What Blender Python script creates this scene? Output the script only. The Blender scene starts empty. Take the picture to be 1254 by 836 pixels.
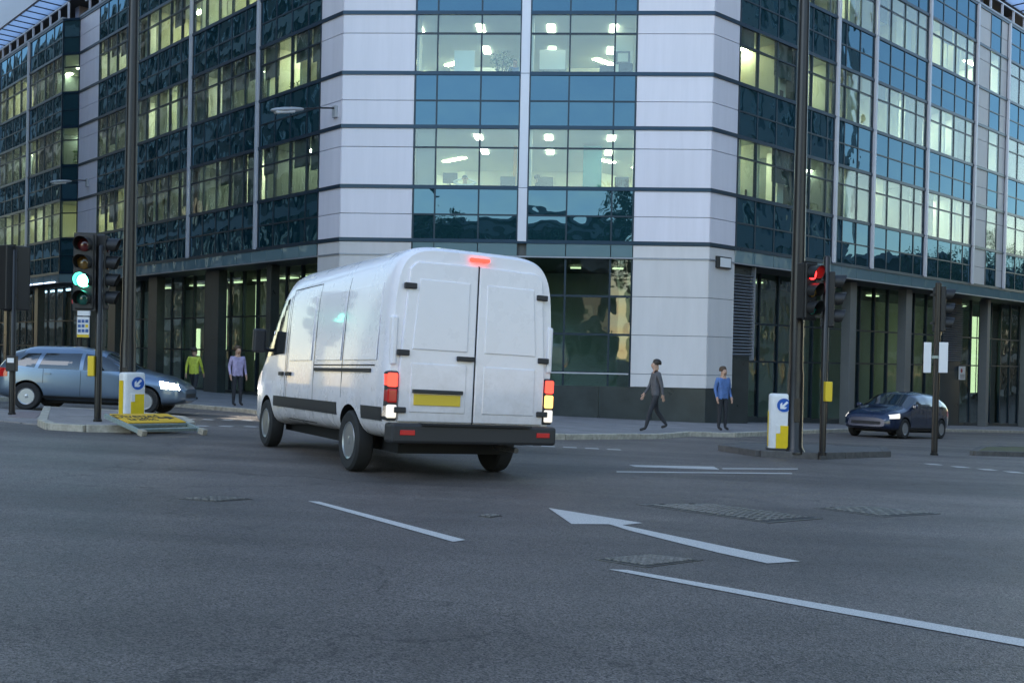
import bpy, bmesh, math, random
import numpy as np
from mathutils import Matrix, Vector

# ------------------------------------------------------------------ camera, sky, sun, exposure
scene = bpy.context.scene
col = scene.collection
R = math.radians
rng = random.Random(7)

CAMZ = 1.0
FPX, PITCH, ROLL, SHIFT = 1209.8, -0.0104, 0.0210, 27.93       # solved from the facade lines of the photograph
cam_d = bpy.data.cameras.new('camera')
cam_d.sensor_width = 36.0
cam_d.lens = FPX / 1254 * 36
cam_d.shift_y = SHIFT / 1254
cam_d.clip_start = 0.05
cam_d.clip_end = 600
cam = bpy.data.objects.new('camera', cam_d)
col.objects.link(cam)
cam.matrix_world = (Matrix.Translation((0, 0, CAMZ)) @ Matrix.Rotation(math.pi / 2 + PITCH, 4, 'X')
                    @ Matrix.Rotation(ROLL, 4, 'Z'))
scene.camera = cam

SUN_EL, SUN_AZ = R(35), R(215)          # azimuth from +Y, clockwise: behind the viewer, veiled
world = bpy.data.worlds.new('World')
scene.world = world
world.use_nodes = True
wn = world.node_tree
sky = wn.nodes.new('ShaderNodeTexSky')
sky.sky_type = 'NISHITA'
sky.sun_disc = False
sky.sun_elevation = SUN_EL
sky.sun_rotation = SUN_AZ
sky.air_density = 1.4
sky.dust_density = 0.0
sky.ozone_density = 1.6
wn.links.new(sky.outputs['Color'], wn.nodes['Background'].inputs['Color'])
wn.nodes['Background'].inputs['Strength'].default_value = 0.15

sun_d = bpy.data.lights.new('sun', 'SUN')
sun_d.energy = 0.25
sun_d.angle = R(30)
sun_d.color = (1.0, 0.95, 0.90)
sun = bpy.data.objects.new('sun', sun_d)
col.objects.link(sun)
sdir = Vector((math.sin(SUN_AZ) * math.cos(SUN_EL), math.cos(SUN_AZ) * math.cos(SUN_EL), math.sin(SUN_EL)))
sun.rotation_euler = sdir.to_track_quat('Z', 'Y').to_euler()
sun.location = (0, -30, 40)

vs = scene.view_settings
vs.view_transform = 'Standard'
vs.look = 'None'
vs.exposure = 1.15
vs.gamma = 1.0
vs.use_curve_mapping = False
cy = scene.cycles
cy.use_denoising = True
try:
    cy.denoiser = 'OPENIMAGEDENOISE'
except Exception:
    pass
cy.max_bounces = 7
cy.diffuse_bounces = 3
cy.glossy_bounces = 4
cy.transmission_bounces = 4
cy.transparent_max_bounces = 12
cy.caustics_reflective = False
cy.caustics_refractive = False
cy.sample_clamp_indirect = 6.0

# ------------------------------------------------------------------ pixel <-> ground helpers
def ground(x, y):
    return 0.01 - 0.0256 * max(-45, min(45, x)) - 0.035 * max(-15, min(60, y))

_cr, _sr, _cp, _sp = math.cos(ROLL), math.sin(ROLL), math.cos(PITCH), math.sin(PITCH)
def ray(px, py):
    a, b = px - 627, py - 418 - SHIFT
    u, v = _cr * a + _sr * b, -_sr * a + _cr * b
    x, yf, zu = u / FPX, 1.0, -v / FPX
    d = Vector((x, yf * _cp - zu * _sp, yf * _sp + zu * _cp))
    return d
def gp(px, py, lift=0.0):
    """where a photograph pixel meets the sloping ground"""
    d = ray(px, py)
    t = (CAMZ - lift - 0.01) / (-d.z - 0.0256 * d.x - 0.035 * d.y)
    return Vector((d.x * t, d.y * t, ground(d.x * t, d.y * t) + lift))

# ------------------------------------------------------------------ materials
MATS = {}
def mat(name, base, rough=0.5, metal=0.0, var=0.0, vscale=6.0, bump=0.0, bscale=60.0, spec=0.5, coat=0.0,
        emit=None, estr=0.0, trans=0.0, stretch=None, prand=0.0, slabs=None):
    m = bpy.data.materials.new(name)
    m.use_nodes = True
    nt = m.node_tree
    b = nt.nodes['Principled BSDF']
    b.inputs['Base Color'].default_value = (*base, 1)
    b.inputs['Roughness'].default_value = rough
    b.inputs['Metallic'].default_value = metal
    b.inputs['Specular IOR Level'].default_value = spec
    b.inputs['Coat Weight'].default_value = coat
    b.inputs['Coat Roughness'].default_value = 0.05
    if trans:
        b.inputs['Transmission Weight'].default_value = trans
    if emit:
        b.inputs['Emission Color'].default_value = (*emit, 1)
        b.inputs['Emission Strength'].default_value = estr
    tc = nt.nodes.new('ShaderNodeTexCoord')
    geo = nt.nodes.new('ShaderNodeNewGeometry')
    if var > 0:
        n = nt.nodes.new('ShaderNodeTexNoise')
        n.inputs['Scale'].default_value = vscale
        n.inputs['Detail'].default_value = 6
        n.inputs['Roughness'].default_value = 0.65
        nt.links.new(geo.outputs['Position'], n.inputs['Vector'])
        if stretch:
            mp = nt.nodes.new('ShaderNodeMapping')
            mp.inputs['Scale'].default_value = stretch
            nt.links.new(geo.outputs['Position'], mp.inputs['Vector'])
            nt.links.new(mp.outputs[0], n.inputs['Vector'])
        r = nt.nodes.new('ShaderNodeMapRange')
        r.inputs['From Min'].default_value = 0.3
        r.inputs['From Max'].default_value = 0.7
        r.inputs['To Min'].default_value = 1 - var
        r.inputs['To Max'].default_value = 1 + var
        nt.links.new(n.outputs['Fac'], r.inputs['Value'])
        mx = nt.nodes.new('ShaderNodeMix')
        mx.data_type = 'RGBA'
        mx.blend_type = 'MULTIPLY'
        mx.inputs['Factor'].default_value = 1
        mx.inputs['A'].default_value = (*base, 1)
        nt.links.new(r.outputs['Result'], mx.inputs['B'])
        nt.links.new(mx.outputs['Result'], b.inputs['Base Color'])
        r2 = nt.nodes.new('ShaderNodeMapRange')
        r2.inputs['To Min'].default_value = max(0.02, rough * 0.75)
        r2.inputs['To Max'].default_value = min(1, rough * 1.25)
        nt.links.new(n.outputs['Fac'], r2.inputs['Value'])
        nt.links.new(r2.outputs['Result'], b.inputs['Roughness'])
        last = mx.outputs['Result']
        def times(fac_socket, lo, hi):
            q = nt.nodes.new('ShaderNodeMapRange')
            q.inputs['To Min'].default_value = lo; q.inputs['To Max'].default_value = hi
            nt.links.new(fac_socket, q.inputs['Value'])
            y = nt.nodes.new('ShaderNodeMix'); y.data_type = 'RGBA'; y.blend_type = 'MULTIPLY'
            y.inputs['Factor'].default_value = 1
            nt.links.new(last, y.inputs['A']); nt.links.new(q.outputs['Result'], y.inputs['B'])
            nt.links.new(y.outputs['Result'], b.inputs['Base Color'])
            return y.outputs['Result']
        if prand:
            oi = nt.nodes.new('ShaderNodeObjectInfo')
            last = times(oi.outputs['Random'], 1 - prand, 1 + prand)
        if slabs:
            bt = nt.nodes.new('ShaderNodeTexBrick')
            bt.inputs['Scale'].default_value = 1.0
            bt.inputs['Brick Width'].default_value = slabs[0]; bt.inputs['Row Height'].default_value = slabs[1]
            bt.inputs['Mortar Size'].default_value = 0.012
            bt.inputs['Color1'].default_value = (1, 1, 1, 1); bt.inputs['Color2'].default_value = (0.6, 0.6, 0.6, 1)
            bt.inputs['Mortar'].default_value = (0, 0, 0, 1)
            mp2 = nt.nodes.new('ShaderNodeMapping'); mp2.inputs['Rotation'].default_value = (0, 0, slabs[2])
            nt.links.new(geo.outputs['Position'], mp2.inputs['Vector']); nt.links.new(mp2.outputs[0], bt.inputs['Vector'])
            last = times(bt.outputs['Color'], 0.45, 1.05)
    if bump > 0:
        n2 = nt.nodes.new('ShaderNodeTexNoise')
        n2.inputs['Scale'].default_value = bscale
        n2.inputs['Detail'].default_value = 4
        nt.links.new(geo.outputs['Position'], n2.inputs['Vector'])
        bp = nt.nodes.new('ShaderNodeBump')
        bp.inputs['Strength'].default_value = bump
        bp.inputs['Distance'].default_value = 0.01
        nt.links.new(n2.outputs['Fac'], bp.inputs['Height'])
        nt.links.new(bp.outputs['Normal'], b.inputs['Normal'])
    MATS[name] = m
    return m

def emis(name, c, s):
    m = bpy.data.materials.new(name)
    m.use_nodes = True
    nt = m.node_tree
    nt.nodes.remove(nt.nodes['Principled BSDF'])
    e = nt.nodes.new('ShaderNodeEmission')
    e.inputs['Color'].default_value = (*c, 1)
    e.inputs['Strength'].default_value = s
    nt.links.new(e.outputs[0], nt.nodes['Material Output'].inputs['Surface'])
    MATS[name] = m
    return m

def glass(name, tint, f0, body=None, wave=0.5, refl=(1, 1, 1)):
    """coated curtain-wall glass: reflection by Fresnel over either a tinted see-through or an opaque body"""
    m = bpy.data.materials.new(name)
    m.use_nodes = True
    nt = m.node_tree
    nt.nodes.remove(nt.nodes['Principled BSDF'])
    L = nt.links.new
    tc = nt.nodes.new('ShaderNodeTexCoord')
    oi = nt.nodes.new('ShaderNodeObjectInfo')
    geo = nt.nodes.new('ShaderNodeNewGeometry')
    # pillow of the sealed unit, differing pane by pane
    sub = nt.nodes.new('ShaderNodeVectorMath'); sub.operation = 'SUBTRACT'
    sub.inputs[1].default_value = (0.5, 0.5, 0.5)
    L(tc.outputs['Generated'], sub.inputs[0])
    dot = nt.nodes.new('ShaderNodeVectorMath'); dot.operation = 'DOT_PRODUCT'
    L(sub.outputs[0], dot.inputs[0]); L(sub.outputs[0], dot.inputs[1])
    rnd = nt.nodes.new('ShaderNodeMath'); rnd.operation = 'MULTIPLY_ADD'
    rnd.inputs[1].default_value = 1.6; rnd.inputs[2].default_value = -0.5
    L(oi.outputs['Random'], rnd.inputs[0])
    pil = nt.nodes.new('ShaderNodeMath'); pil.operation = 'MULTIPLY'
    L(dot.outputs['Value'], pil.inputs[0]); L(rnd.outputs[0], pil.inputs[1])
    off = nt.nodes.new('ShaderNodeVectorMath'); off.operation = 'MULTIPLY_ADD'
    off.inputs[1].default_value = (1, 1, 1)
    L(geo.outputs['Position'], off.inputs[0])
    sc = nt.nodes.new('ShaderNodeVectorMath'); sc.operation = 'SCALE'
    sc.inputs[0].default_value = (31, 17, 53)
    L(oi.outputs['Random'], sc.inputs['Scale'])
    L(sc.outputs[0], off.inputs[2])
    nz = nt.nodes.new('ShaderNodeTexNoise')
    nz.inputs['Scale'].default_value = 1.1
    nz.inputs['Detail'].default_value = 1.5
    nz.inputs['Roughness'].default_value = 0.35
    L(off.outputs[0], nz.inputs['Vector'])
    add = nt.nodes.new('ShaderNodeMath'); add.operation = 'ADD'
    L(pil.outputs[0], add.inputs[0]); L(nz.outputs['Fac'], add.inputs[1])
    bp = nt.nodes.new('ShaderNodeBump')
    bp.inputs['Strength'].default_value = 1.0
    bp.inputs['Distance'].default_value = 0.03 * wave
    L(add.outputs[0], bp.inputs['Height'])
    # Schlick reflectance, the same from both sides of the pane
    dt = nt.nodes.new('ShaderNodeVectorMath'); dt.operation = 'DOT_PRODUCT'
    L(geo.outputs['Incoming'], dt.inputs[0]); L(geo.outputs['True Normal'], dt.inputs[1])
    ab = nt.nodes.new('ShaderNodeMath'); ab.operation = 'ABSOLUTE'
    L(dt.outputs['Value'], ab.inputs[0])
    om = nt.nodes.new('ShaderNodeMath'); om.operation = 'SUBTRACT'; om.inputs[0].default_value = 1.0
    L(ab.outputs[0], om.inputs[1])
    pw = nt.nodes.new('ShaderNodeMath'); pw.operation = 'POWER'; pw.inputs[1].default_value = 5.0
    L(om.outputs[0], pw.inputs[0])
    fr = nt.nodes.new('ShaderNodeMath'); fr.operation = 'MULTIPLY_ADD'
    fr.inputs[1].default_value = 1 - f0; fr.inputs[2].default_value = f0
    L(pw.outputs[0], fr.inputs[0])
    gl = nt.nodes.new('ShaderNodeBsdfGlossy')
    gl.inputs['Roughness'].default_value = 0.01
    gl.inputs['Color'].default_value = (*refl, 1)
    L(bp.outputs[0], gl.inputs['Normal'])
    if body:
        bd = nt.nodes.new('ShaderNodeBsdfDiffuse')
        bd.inputs['Color'].default_value = (*body, 1)
    else:
        bd = nt.nodes.new('ShaderNodeBsdfTransparent')
        bd.inputs['Color'].default_value = (*tint, 1)
    mix = nt.nodes.new('ShaderNodeMixShader')
    L(fr.outputs[0], mix.inputs[0]); L(bd.outputs[0], mix.inputs[1]); L(gl.outputs[0], mix.inputs[2])
    L(mix.outputs[0], nt.nodes['Material Output'].inputs['Surface'])
    MATS[name] = m
    return m

def asphalt(name):
    m = bpy.data.materials.new(name)
    m.use_nodes = True
    nt = m.node_tree
    b = nt.nodes['Principled BSDF']
    L = nt.links.new
    geo = nt.nodes.new('ShaderNodeNewGeometry')
    def noise(s, det=4, r=0.6):
        n = nt.nodes.new('ShaderNodeTexNoise')
        n.inputs['Scale'].default_value = s
        n.inputs['Detail'].default_value = det
        n.inputs['Roughness'].default_value = r
        L(geo.outputs['Position'], n.inputs['Vector'])
        return n
    fine = nt.nodes.new('ShaderNodeTexVoronoi')
    fine.inputs['Scale'].default_value = 150
    L(geo.outputs['Position'], fine.inputs['Vector'])
    n1, n2, n3 = noise(0.35, 5), noise(3.0, 6, 0.7), noise(190, 3)
    rp = nt.nodes.new('ShaderNodeValToRGB')
    rp.color_ramp.elements[0].position = 0.25; rp.color_ramp.elements[0].color = (0.088, 0.075, 0.066, 1)
    rp.color_ramp.elements[1].position = 0.75; rp.color_ramp.elements[1].color = (0.140, 0.120, 0.106, 1)
    L(n1.outputs['Fac'], rp.inputs['Fac'])
    def mul(a, val, lo, hi, fmin=0.3, fmax=0.7):
        r = nt.nodes.new('ShaderNodeMapRange')
        r.inputs['From Min'].default_value = fmin; r.inputs['From Max'].default_value = fmax
        r.inputs['To Min'].default_value = lo; r.inputs['To Max'].default_value = hi
        L(val, r.inputs['Value'])
        x = nt.nodes.new('ShaderNodeMix'); x.data_type = 'RGBA'; x.blend_type = 'MULTIPLY'
        x.inputs['Factor'].default_value = 1
        L(a, x.inputs['A']); L(r.outputs['Result'], x.inputs['B'])
        return x.outputs['Result']
    c = mul(rp.outputs['Color'], n2.outputs['Fac'], 0.82, 1.18)
    mp = nt.nodes.new('ShaderNodeMapping')
    mp.inputs['Rotation'].default_value = (0, 0, R(38)); mp.inputs['Scale'].default_value = (0.10, 0.75, 1)
    L(geo.outputs['Position'], mp.inputs['Vector'])
    n4 = noise(1.0, 3, 0.5)
    L(mp.outputs[0], n4.inputs['Vector'])
    c = mul(c, n4.outputs['Fac'], 0.72, 1.30, 0.35, 0.65)
    ck = nt.nodes.new('ShaderNodeTexVoronoi'); ck.feature = 'DISTANCE_TO_EDGE'
    ck.inputs['Scale'].default_value = 0.16
    wob = nt.nodes.new('ShaderNodeVectorMath'); wob.operation = 'MULTIPLY_ADD'
    wob.inputs[1].default_value = (1.6, 1.6, 0)
    L(noise(1.3, 5, 0.6).outputs['Color'], wob.inputs[0]); L(geo.outputs['Position'], wob.inputs[2])
    L(wob.outputs[0], ck.inputs['Vector'])
    c = mul(c, ck.outputs['Distance'], 0.55, 1.0, 0.0, 0.0035)
    sep = nt.nodes.new('ShaderNodeSeparateColor')
    L(fine.outputs['Color'], sep.inputs[0])
    c = mul(c, sep.outputs['Red'], 0.30, 2.0, 0.0, 1.0)
    c = mul(c, n3.outputs['Fac'], 0.7, 1.3)
    L(c, b.inputs['Base Color'])
    b.inputs['Specular IOR Level'].default_value = 0.35
    rr = nt.nodes.new('ShaderNodeMapRange')
    rr.inputs['From Min'].default_value = 0.3; rr.inputs['From Max'].default_value = 0.7
    rr.inputs['To Min'].default_value = 0.48; rr.inputs['To Max'].default_value = 0.68
    L(n2.outputs['Fac'], rr.inputs['Value'])
    L(rr.outputs['Result'], b.inputs['Roughness'])
    bp = nt.nodes.new('ShaderNodeBump')
    bp.inputs['Strength'].default_value = 0.8
    bp.inputs['Distance'].default_value = 0.004
    L(fine.outputs['Distance'], bp.inputs['Height'])
    L(bp.outputs[0], b.inputs['Normal'])
    MATS[name] = m
    return m

def worn_paint(name, base, wear=0.5):
    m = mat(name, base, 0.6)
    nt = m.node_tree
    b = nt.nodes['Principled BSDF']
    geo = nt.nodes.new('ShaderNodeNewGeometry')
    n = nt.nodes.new('ShaderNodeTexNoise')
    n.inputs['Scale'].default_value = 110
    n.inputs['Detail'].default_value = 8
    n.inputs['Roughness'].default_value = 0.8
    nt.links.new(geo.outputs['Position'], n.inputs['Vector'])
    rp = nt.nodes.new('ShaderNodeValToRGB')
    rp.color_ramp.elements[0].position = 0.33; rp.color_ramp.elements[0].color = (0.09, 0.09, 0.095, 1)
    rp.color_ramp.elements[1].position = 0.33 + 0.25 * wear; rp.color_ramp.elements[1].color = (*base, 1)
    nt.links.new(n.outputs['Fac'], rp.inputs['Fac'])
    nt.links.new(rp.outputs['Color'], b.inputs['Base Color'])
    v = nt.nodes.new('ShaderNodeTexVoronoi'); v.inputs['Scale'].default_value = 95
    nt.links.new(geo.outputs['Position'], v.inputs['Vector'])
    bp = nt.nodes.new('ShaderNodeBump'); bp.inputs['Strength'].default_value = 0.35; bp.inputs['Distance'].default_value = 0.003
    nt.links.new(v.outputs['Distance'], bp.inputs['Height']); nt.links.new(bp.outputs[0], b.inputs['Normal'])
    return m

asphalt('asphalt')
worn_paint('road_white', (0.60, 0.565, 0.52), 0.7)
mat('paving', (0.23, 0.22, 0.22), 0.75, var=0.22, vscale=2.5, bump=0.3, bscale=90, slabs=(0.9, 0.6, 0.75))
mat('paving_warm', (0.30, 0.27, 0.25), 0.75, var=0.2, vscale=4, bump=0.3, bscale=90, slabs=(0.6, 0.4, 0.1))
mat('tactile', (0.25, 0.20, 0.19), 0.8, var=0.2, vscale=5)
mat('kerb', (0.44, 0.40, 0.32), 0.8, var=0.35, vscale=7, bump=0.4, bscale=60)  # warm tone of headlight glow put into the stone colour
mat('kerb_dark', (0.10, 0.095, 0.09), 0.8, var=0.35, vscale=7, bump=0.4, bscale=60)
mat('cladding', (0.76, 0.73, 0.80), 0.32, var=0.05, vscale=1.0, spec=0.6, stretch=(3, 3, 0.25), prand=0.03)
mat('cladding_stone', (0.66, 0.635, 0.63), 0.45, var=0.06, vscale=1.0, bump=0.05, bscale=150, stretch=(2, 2, 0.3), prand=0.035)
mat('joint', (0.05, 0.06, 0.08), 0.7)
mat('frame', (0.012, 0.030, 0.048), 0.35, metal=0.3)
mat('band', (0.010, 0.035, 0.065), 0.3, metal=0.4, var=0.1, vscale=1)
mat('fin', (0.62, 0.62, 0.68), 0.35, metal=0.2, var=0.04, vscale=1)
glass('vision_glass', (0.88, 0.96, 0.91), 0.075, wave=0.35)
glass('spandrel_glass', None, 0.13, body=(0.008, 0.036, 0.046), wave=0.35, refl=(0.44, 0.74, 0.98))
glass('ground_glass', (0.66, 0.78, 0.76), 0.08, wave=0.4)
glass('canopy_glass', None, 0.10, body=(0.17, 0.26, 0.28), wave=0.25)
mat('ceiling', (0.72, 0.74, 0.68), 0.8, var=0.03, vscale=2)
mat('carpet', (0.08, 0.09, 0.10), 0.9)
mat('core_wall', (0.62, 0.64, 0.55), 0.75, var=0.08, vscale=0.4)
mat('core_dark', (0.10, 0.11, 0.11), 0.75, var=0.1, vscale=0.4)
mat('office_white', (0.75, 0.76, 0.72), 0.6)
mat('office_cream', (0.62, 0.60, 0.45), 0.7)
mat('office_teal', (0.10, 0.32, 0.36), 0.6)
mat('office_orange', (0.55, 0.28, 0.06), 0.6)
mat('blind', (0.10, 0.125, 0.135), 0.8)
mat('soffit', (0.10, 0.10, 0.10), 0.6, var=0.1, vscale=1)
mat('dark_stone', (0.035, 0.045, 0.045), 0.3, var=0.25, vscale=1.5)
mat('pier_grey', (0.13, 0.14, 0.14), 0.5, var=0.12, vscale=1)
mat('louvre', (0.32, 0.34, 0.38), 0.4, metal=0.5)
mat('roof_metal', (0.30, 0.32, 0.36), 0.4, metal=0.4, var=0.08)
emis('office_light', (0.97, 1.0, 0.66), 28.0)
emis('office_lamp', (0.97, 1.0, 0.76), 8.0)
emis('lobby_light', (0.62, 0.75, 1.0), 4.0)
emis('warm_strip', (0.95, 1.0, 0.58), 0.9)
mat('post_black', (0.014, 0.012, 0.011), 0.32, var=0.3, vscale=9, bump=0.1, bscale=120)
mat('signal_black', (0.012, 0.012, 0.012), 0.5, var=0.2, vscale=15)
mat('lens_red_off', (0.10, 0.012, 0.012), 0.15, coat=0.6)
mat('lens_amber_off', (0.16, 0.09, 0.02), 0.15, coat=0.6)
mat('lens_green_off', (0.01, 0.09, 0.07), 0.15, coat=0.6)
emis('lens_green_on', (0.10, 1.0, 0.68), 14.0)
emis('lens_red_on', (1.0, 0.03, 0.03), 2.5)
mat('button_yellow', (0.75, 0.52, 0.02), 0.45)
mat('bollard_white', (0.78, 0.77, 0.74), 0.4, var=0.06, vscale=12)
mat('bollard_yellow', (0.80, 0.55, 0.01), 0.4, var=0.05, vscale=12)
mat('sign_blue', (0.015, 0.10, 0.42), 0.35)
mat('sign_white', (0.82, 0.82, 0.82), 0.35)
mat('sign_yellow', (0.78, 0.45, 0.02), 0.5, var=0.15, vscale=14)
mat('sign_black', (0.02, 0.02, 0.02), 0.5)
mat('sign_red', (0.45, 0.02, 0.03), 0.4)
mat('galvanised', (0.30, 0.36, 0.33), 0.45, metal=0.3, var=0.2, vscale=20)
mat('wood_worn', (0.38, 0.33, 0.25), 0.8, var=0.25, vscale=18)
mat('iron', (0.11, 0.105, 0.10), 0.42, metal=0.6, var=0.35, vscale=25, bump=0.4, bscale=70)
mat('iron_dark', (0.03, 0.03, 0.03), 0.6, var=0.3, vscale=20)
mat('iron_worn', (0.30, 0.29, 0.28), 0.35, metal=0.6, var=0.4, vscale=30)
mat('lamp_grey', (0.42, 0.43, 0.45), 0.4)
mat('lamp_bowl', (0.75, 0.76, 0.78), 0.2)
mat('paint_white', (0.83, 0.80, 0.83), 0.28, coat=0.5, var=0.03, vscale=2)
mat('paint_silver_blue', (0.16, 0.22, 0.30), 0.28, metal=0.6, coat=0.7)
mat('paint_dark_blue', (0.010, 0.022, 0.06), 0.25, metal=0.3, coat=0.8)
mat('rubber', (0.018, 0.018, 0.018), 0.8, bump=0.2, bscale=80)
mat('plastic_black', (0.025, 0.025, 0.027), 0.55)
mat('gap', (0.006, 0.006, 0.006), 0.8)
mat('steel_rim', (0.42, 0.43, 0.44), 0.35, metal=0.8)
mat('car_glass', (0.012, 0.016, 0.018), 0.04, spec=0.9, coat=0.5)
emis('tail_red', (1.0, 0.06, 0.04), 1.6)
mat('tail_red_dim', (0.45, 0.012, 0.012), 0.15, coat=0.8, emit=(1, 0.03, 0.02), estr=0.03)
emis('tail_amber', (1.0, 0.50, 0.12), 1.6)
mat('tail_clear', (0.62, 0.60, 0.58), 0.15, coat=0.8, emit=(1.0, 0.9, 0.75), estr=0.4)
emis('headlight', (1.0, 0.96, 0.82), 30.0)
mat('plate_yellow', (0.72, 0.50, 0.03), 0.4)
mat('skin', (0.46, 0.28, 0.20), 0.5)
mat('hair_dark', (0.02, 0.014, 0.01), 0.6)
mat('hair_brown', (0.07, 0.04, 0.02), 0.6)
mat('hi_vis', (0.50, 0.56, 0.06), 0.6, var=0.28, vscale=9, bump=1.0, bscale=14)
mat('cloth_dark', (0.025, 0.027, 0.032), 0.85, var=0.28, vscale=9, bump=1.0, bscale=14)
mat('cloth_grey', (0.09, 0.09, 0.10), 0.85, var=0.28, vscale=9, bump=1.0, bscale=14)
mat('cloth_blue', (0.09, 0.17, 0.38), 0.8, var=0.28, vscale=9, bump=1.0, bscale=14)
mat('cloth_lilac', (0.38, 0.33, 0.50), 0.8, var=0.28, vscale=9, bump=1.0, bscale=14)
mat('cloth_white', (0.62, 0.64, 0.66), 0.8, var=0.28, vscale=9, bump=1.0, bscale=14)
mat('shoe', (0.015, 0.013, 0.012), 0.5)
mat('leaf', (0.045, 0.085, 0.025), 0.5, var=0.4, vscale=3)
mat('leaf_pot', (0.04, 0.11, 0.03), 0.5, var=0.3, vscale=12)
mat('bark', (0.07, 0.055, 0.04), 0.9, var=0.3, vscale=8, bump=0.5, bscale=30)
mat('brick_wall', (0.10, 0.092, 0.09), 0.85, var=0.2, vscale=1.5, bump=0.3, bscale=20)
mat('pale_render', (0.30, 0.31, 0.33), 0.8, var=0.15, vscale=0.8)
mat('moss', (0.07, 0.075, 0.03), 0.95, var=0.4, vscale=20)
emis('lit_window', (1.0, 0.9, 0.66), 0.3)

# ------------------------------------------------------------------ mesh helpers
class MB:
    def __init__(self):
        self.v, self.f, self.mi = [], [], []
    def add(self, vs_, fs, mi=0):
        o = len(self.v)
        self.v += [tuple(p) for p in vs_]
        self.f += [tuple(i + o for i in f) for f in fs]
        self.mi += [mi] * len(fs)
        return self
    def box(self, c, s, M=None, mi=0, taper=1.0):
        hx, hy, hz = s[0] / 2, s[1] / 2, s[2] / 2
        P = []
        for z in (-1, 1):
            k = taper if z > 0 else 1
            for y in (-1, 1):
                for x in (-1, 1):
                    P.append(Vector((x * hx * k, y * hy * k, z * hz)))
        c = Vector(c)
        P = [(M @ p if M else p) + c for p in P]
        return self.add(P, [(0, 2, 3, 1), (4, 5, 7, 6), (0, 1, 5, 4), (1, 3, 7, 5), (3, 2, 6, 7), (2, 0, 4, 6)], mi)
    def prism(self, poly, z0, z1, mi=0):
        """poly: list of (x, y); z0/z1 numbers or functions of (x, y)"""
        n = len(poly)
        area = sum(poly[i][0] * poly[(i + 1) % n][1] - poly[(i + 1) % n][0] * poly[i][1] for i in range(n))
        if area < 0:
            poly = poly[::-1]
        g0 = z0 if callable(z0) else (lambda x, y: z0)
        g1 = z1 if callable(z1) else (lambda x, y: z1)
        P = [(x, y, g0(x, y)) for x, y in poly] + [(x, y, g1(x, y)) for x, y in poly]
        F = [tuple(range(n - 1, -1, -1)), tuple(range(n, 2 * n))]
        F += [(i, (i + 1) % n, (i + 1) % n + n, i + n) for i in range(n)]
        return self.add(P, F, mi)
    def tube(self, pts, rad, n=10, mi=0, cap=True):
        pts = [Vector(p) for p in pts]
        rad = rad if isinstance(rad, (list, tuple)) else [rad] * len(pts)
        P, F = [], []
        for i, p in enumerate(pts):
            d = (pts[min(i + 1, len(pts) - 1)] - pts[max(i - 1, 0)]).normalized()
            a = d.cross(Vector((0, 0, 1)) if abs(d.z) < 0.95 else Vector((1, 0, 0))).normalized()
            b = d.cross(a)
            for k in range(n):
                t = 2 * math.pi * k / n
                P.append(p + (a * math.cos(t) + b * math.sin(t)) * rad[i])
        for i in range(len(pts) - 1):
            for k in range(n):
                F.append((i * n + k, i * n + (k + 1) % n, (i + 1) * n + (k + 1) % n, (i + 1) * n + k))
        if cap:
            F.append(tuple(range(n)))
            F.append(tuple(range((len(pts) - 1) * n, len(pts) * n))[::-1])
        return self.add(P, F, mi)
    def lathe(self, prof, axis_o, axis_d, n=20, mi=0):
        """prof: list of (radius, distance along axis)"""
        o, d = Vector(axis_o), Vector(axis_d).normalized()
        a = d.cross(Vector((0, 0, 1)) if abs(d.z) < 0.95 else Vector((1, 0, 0))).normalized()
        b = d.cross(a)
        P, F = [], []
        for r, t in prof:
            for k in range(n):
                q = 2 * math.pi * k / n
                P.append(o + d * t + (a * math.cos(q) + b * math.sin(q)) * r)
        for i in range(len(prof) - 1):
            for k in range(n):
                F.append((i * n + k, i * n + (k + 1) % n, (i + 1) * n + (k + 1) % n, (i + 1) * n + k))
        F.append(tuple(range(n))[::-1])
        F.append(tuple(range((len(prof) - 1) * n, len(prof) * n)))
        return self.add(P, F, mi)
    def mesh(self, name, mats, smooth=False):
        me = bpy.data.meshes.new(name)
        me.from_pydata([tuple(p) for p in self.v], [], self.f)
        for m in (mats if isinstance(mats, (list, tuple)) else [mats]):
            me.materials.append(MATS[m])
        if any(self.mi):
            me.polygons.foreach_set('material_index', self.mi)
        bm = bmesh.new(); bm.from_mesh(me)
        bmesh.ops.recalc_face_normals(bm, faces=bm.faces)
        bm.to_mesh(me); bm.free()
        if smooth:
            me.polygons.foreach_set('use_smooth', [True] * len(me.polygons))
            try:
                me.set_sharp_from_angle(angle=R(40))
            except Exception:
                pass
        me.update()
        return me
    def build(self, name, mats, parent=None, smooth=False, bevel=0, local=False):
        me = self.mesh(name, mats, smooth)
        return obj(name, me, parent, bevel=bevel, local=local)

def obj(name, me, parent=None, M=None, bevel=0, local=False):
    o = bpy.data.objects.new(name, me)
    col.objects.link(o)
    W = M if M is not None else Matrix.Identity(4)
    if parent is not None:
        o.parent = parent
        o.matrix_basis = W if local else PINV(parent) @ W
    else:
        o.matrix_basis = W
    _W[o.name] = (_W.get(parent.name, Matrix.Identity(4)) @ W) if (local and parent is not None) else W
    if bevel:
        b = o.modifiers.new('bevel', 'BEVEL')
        b.width = bevel
        b.segments = 2
        b.limit_method = 'ANGLE'
    return o

_W = {}
def PINV(p):
    return _W.get(p.name, Matrix.Identity(4)).inverted()

def tag(o, label, cat, group=None, kind=None):
    o['label'] = label
    o['category'] = cat
    if group:
        o['group'] = group
    if kind:
        o['kind'] = kind
    return o

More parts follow.
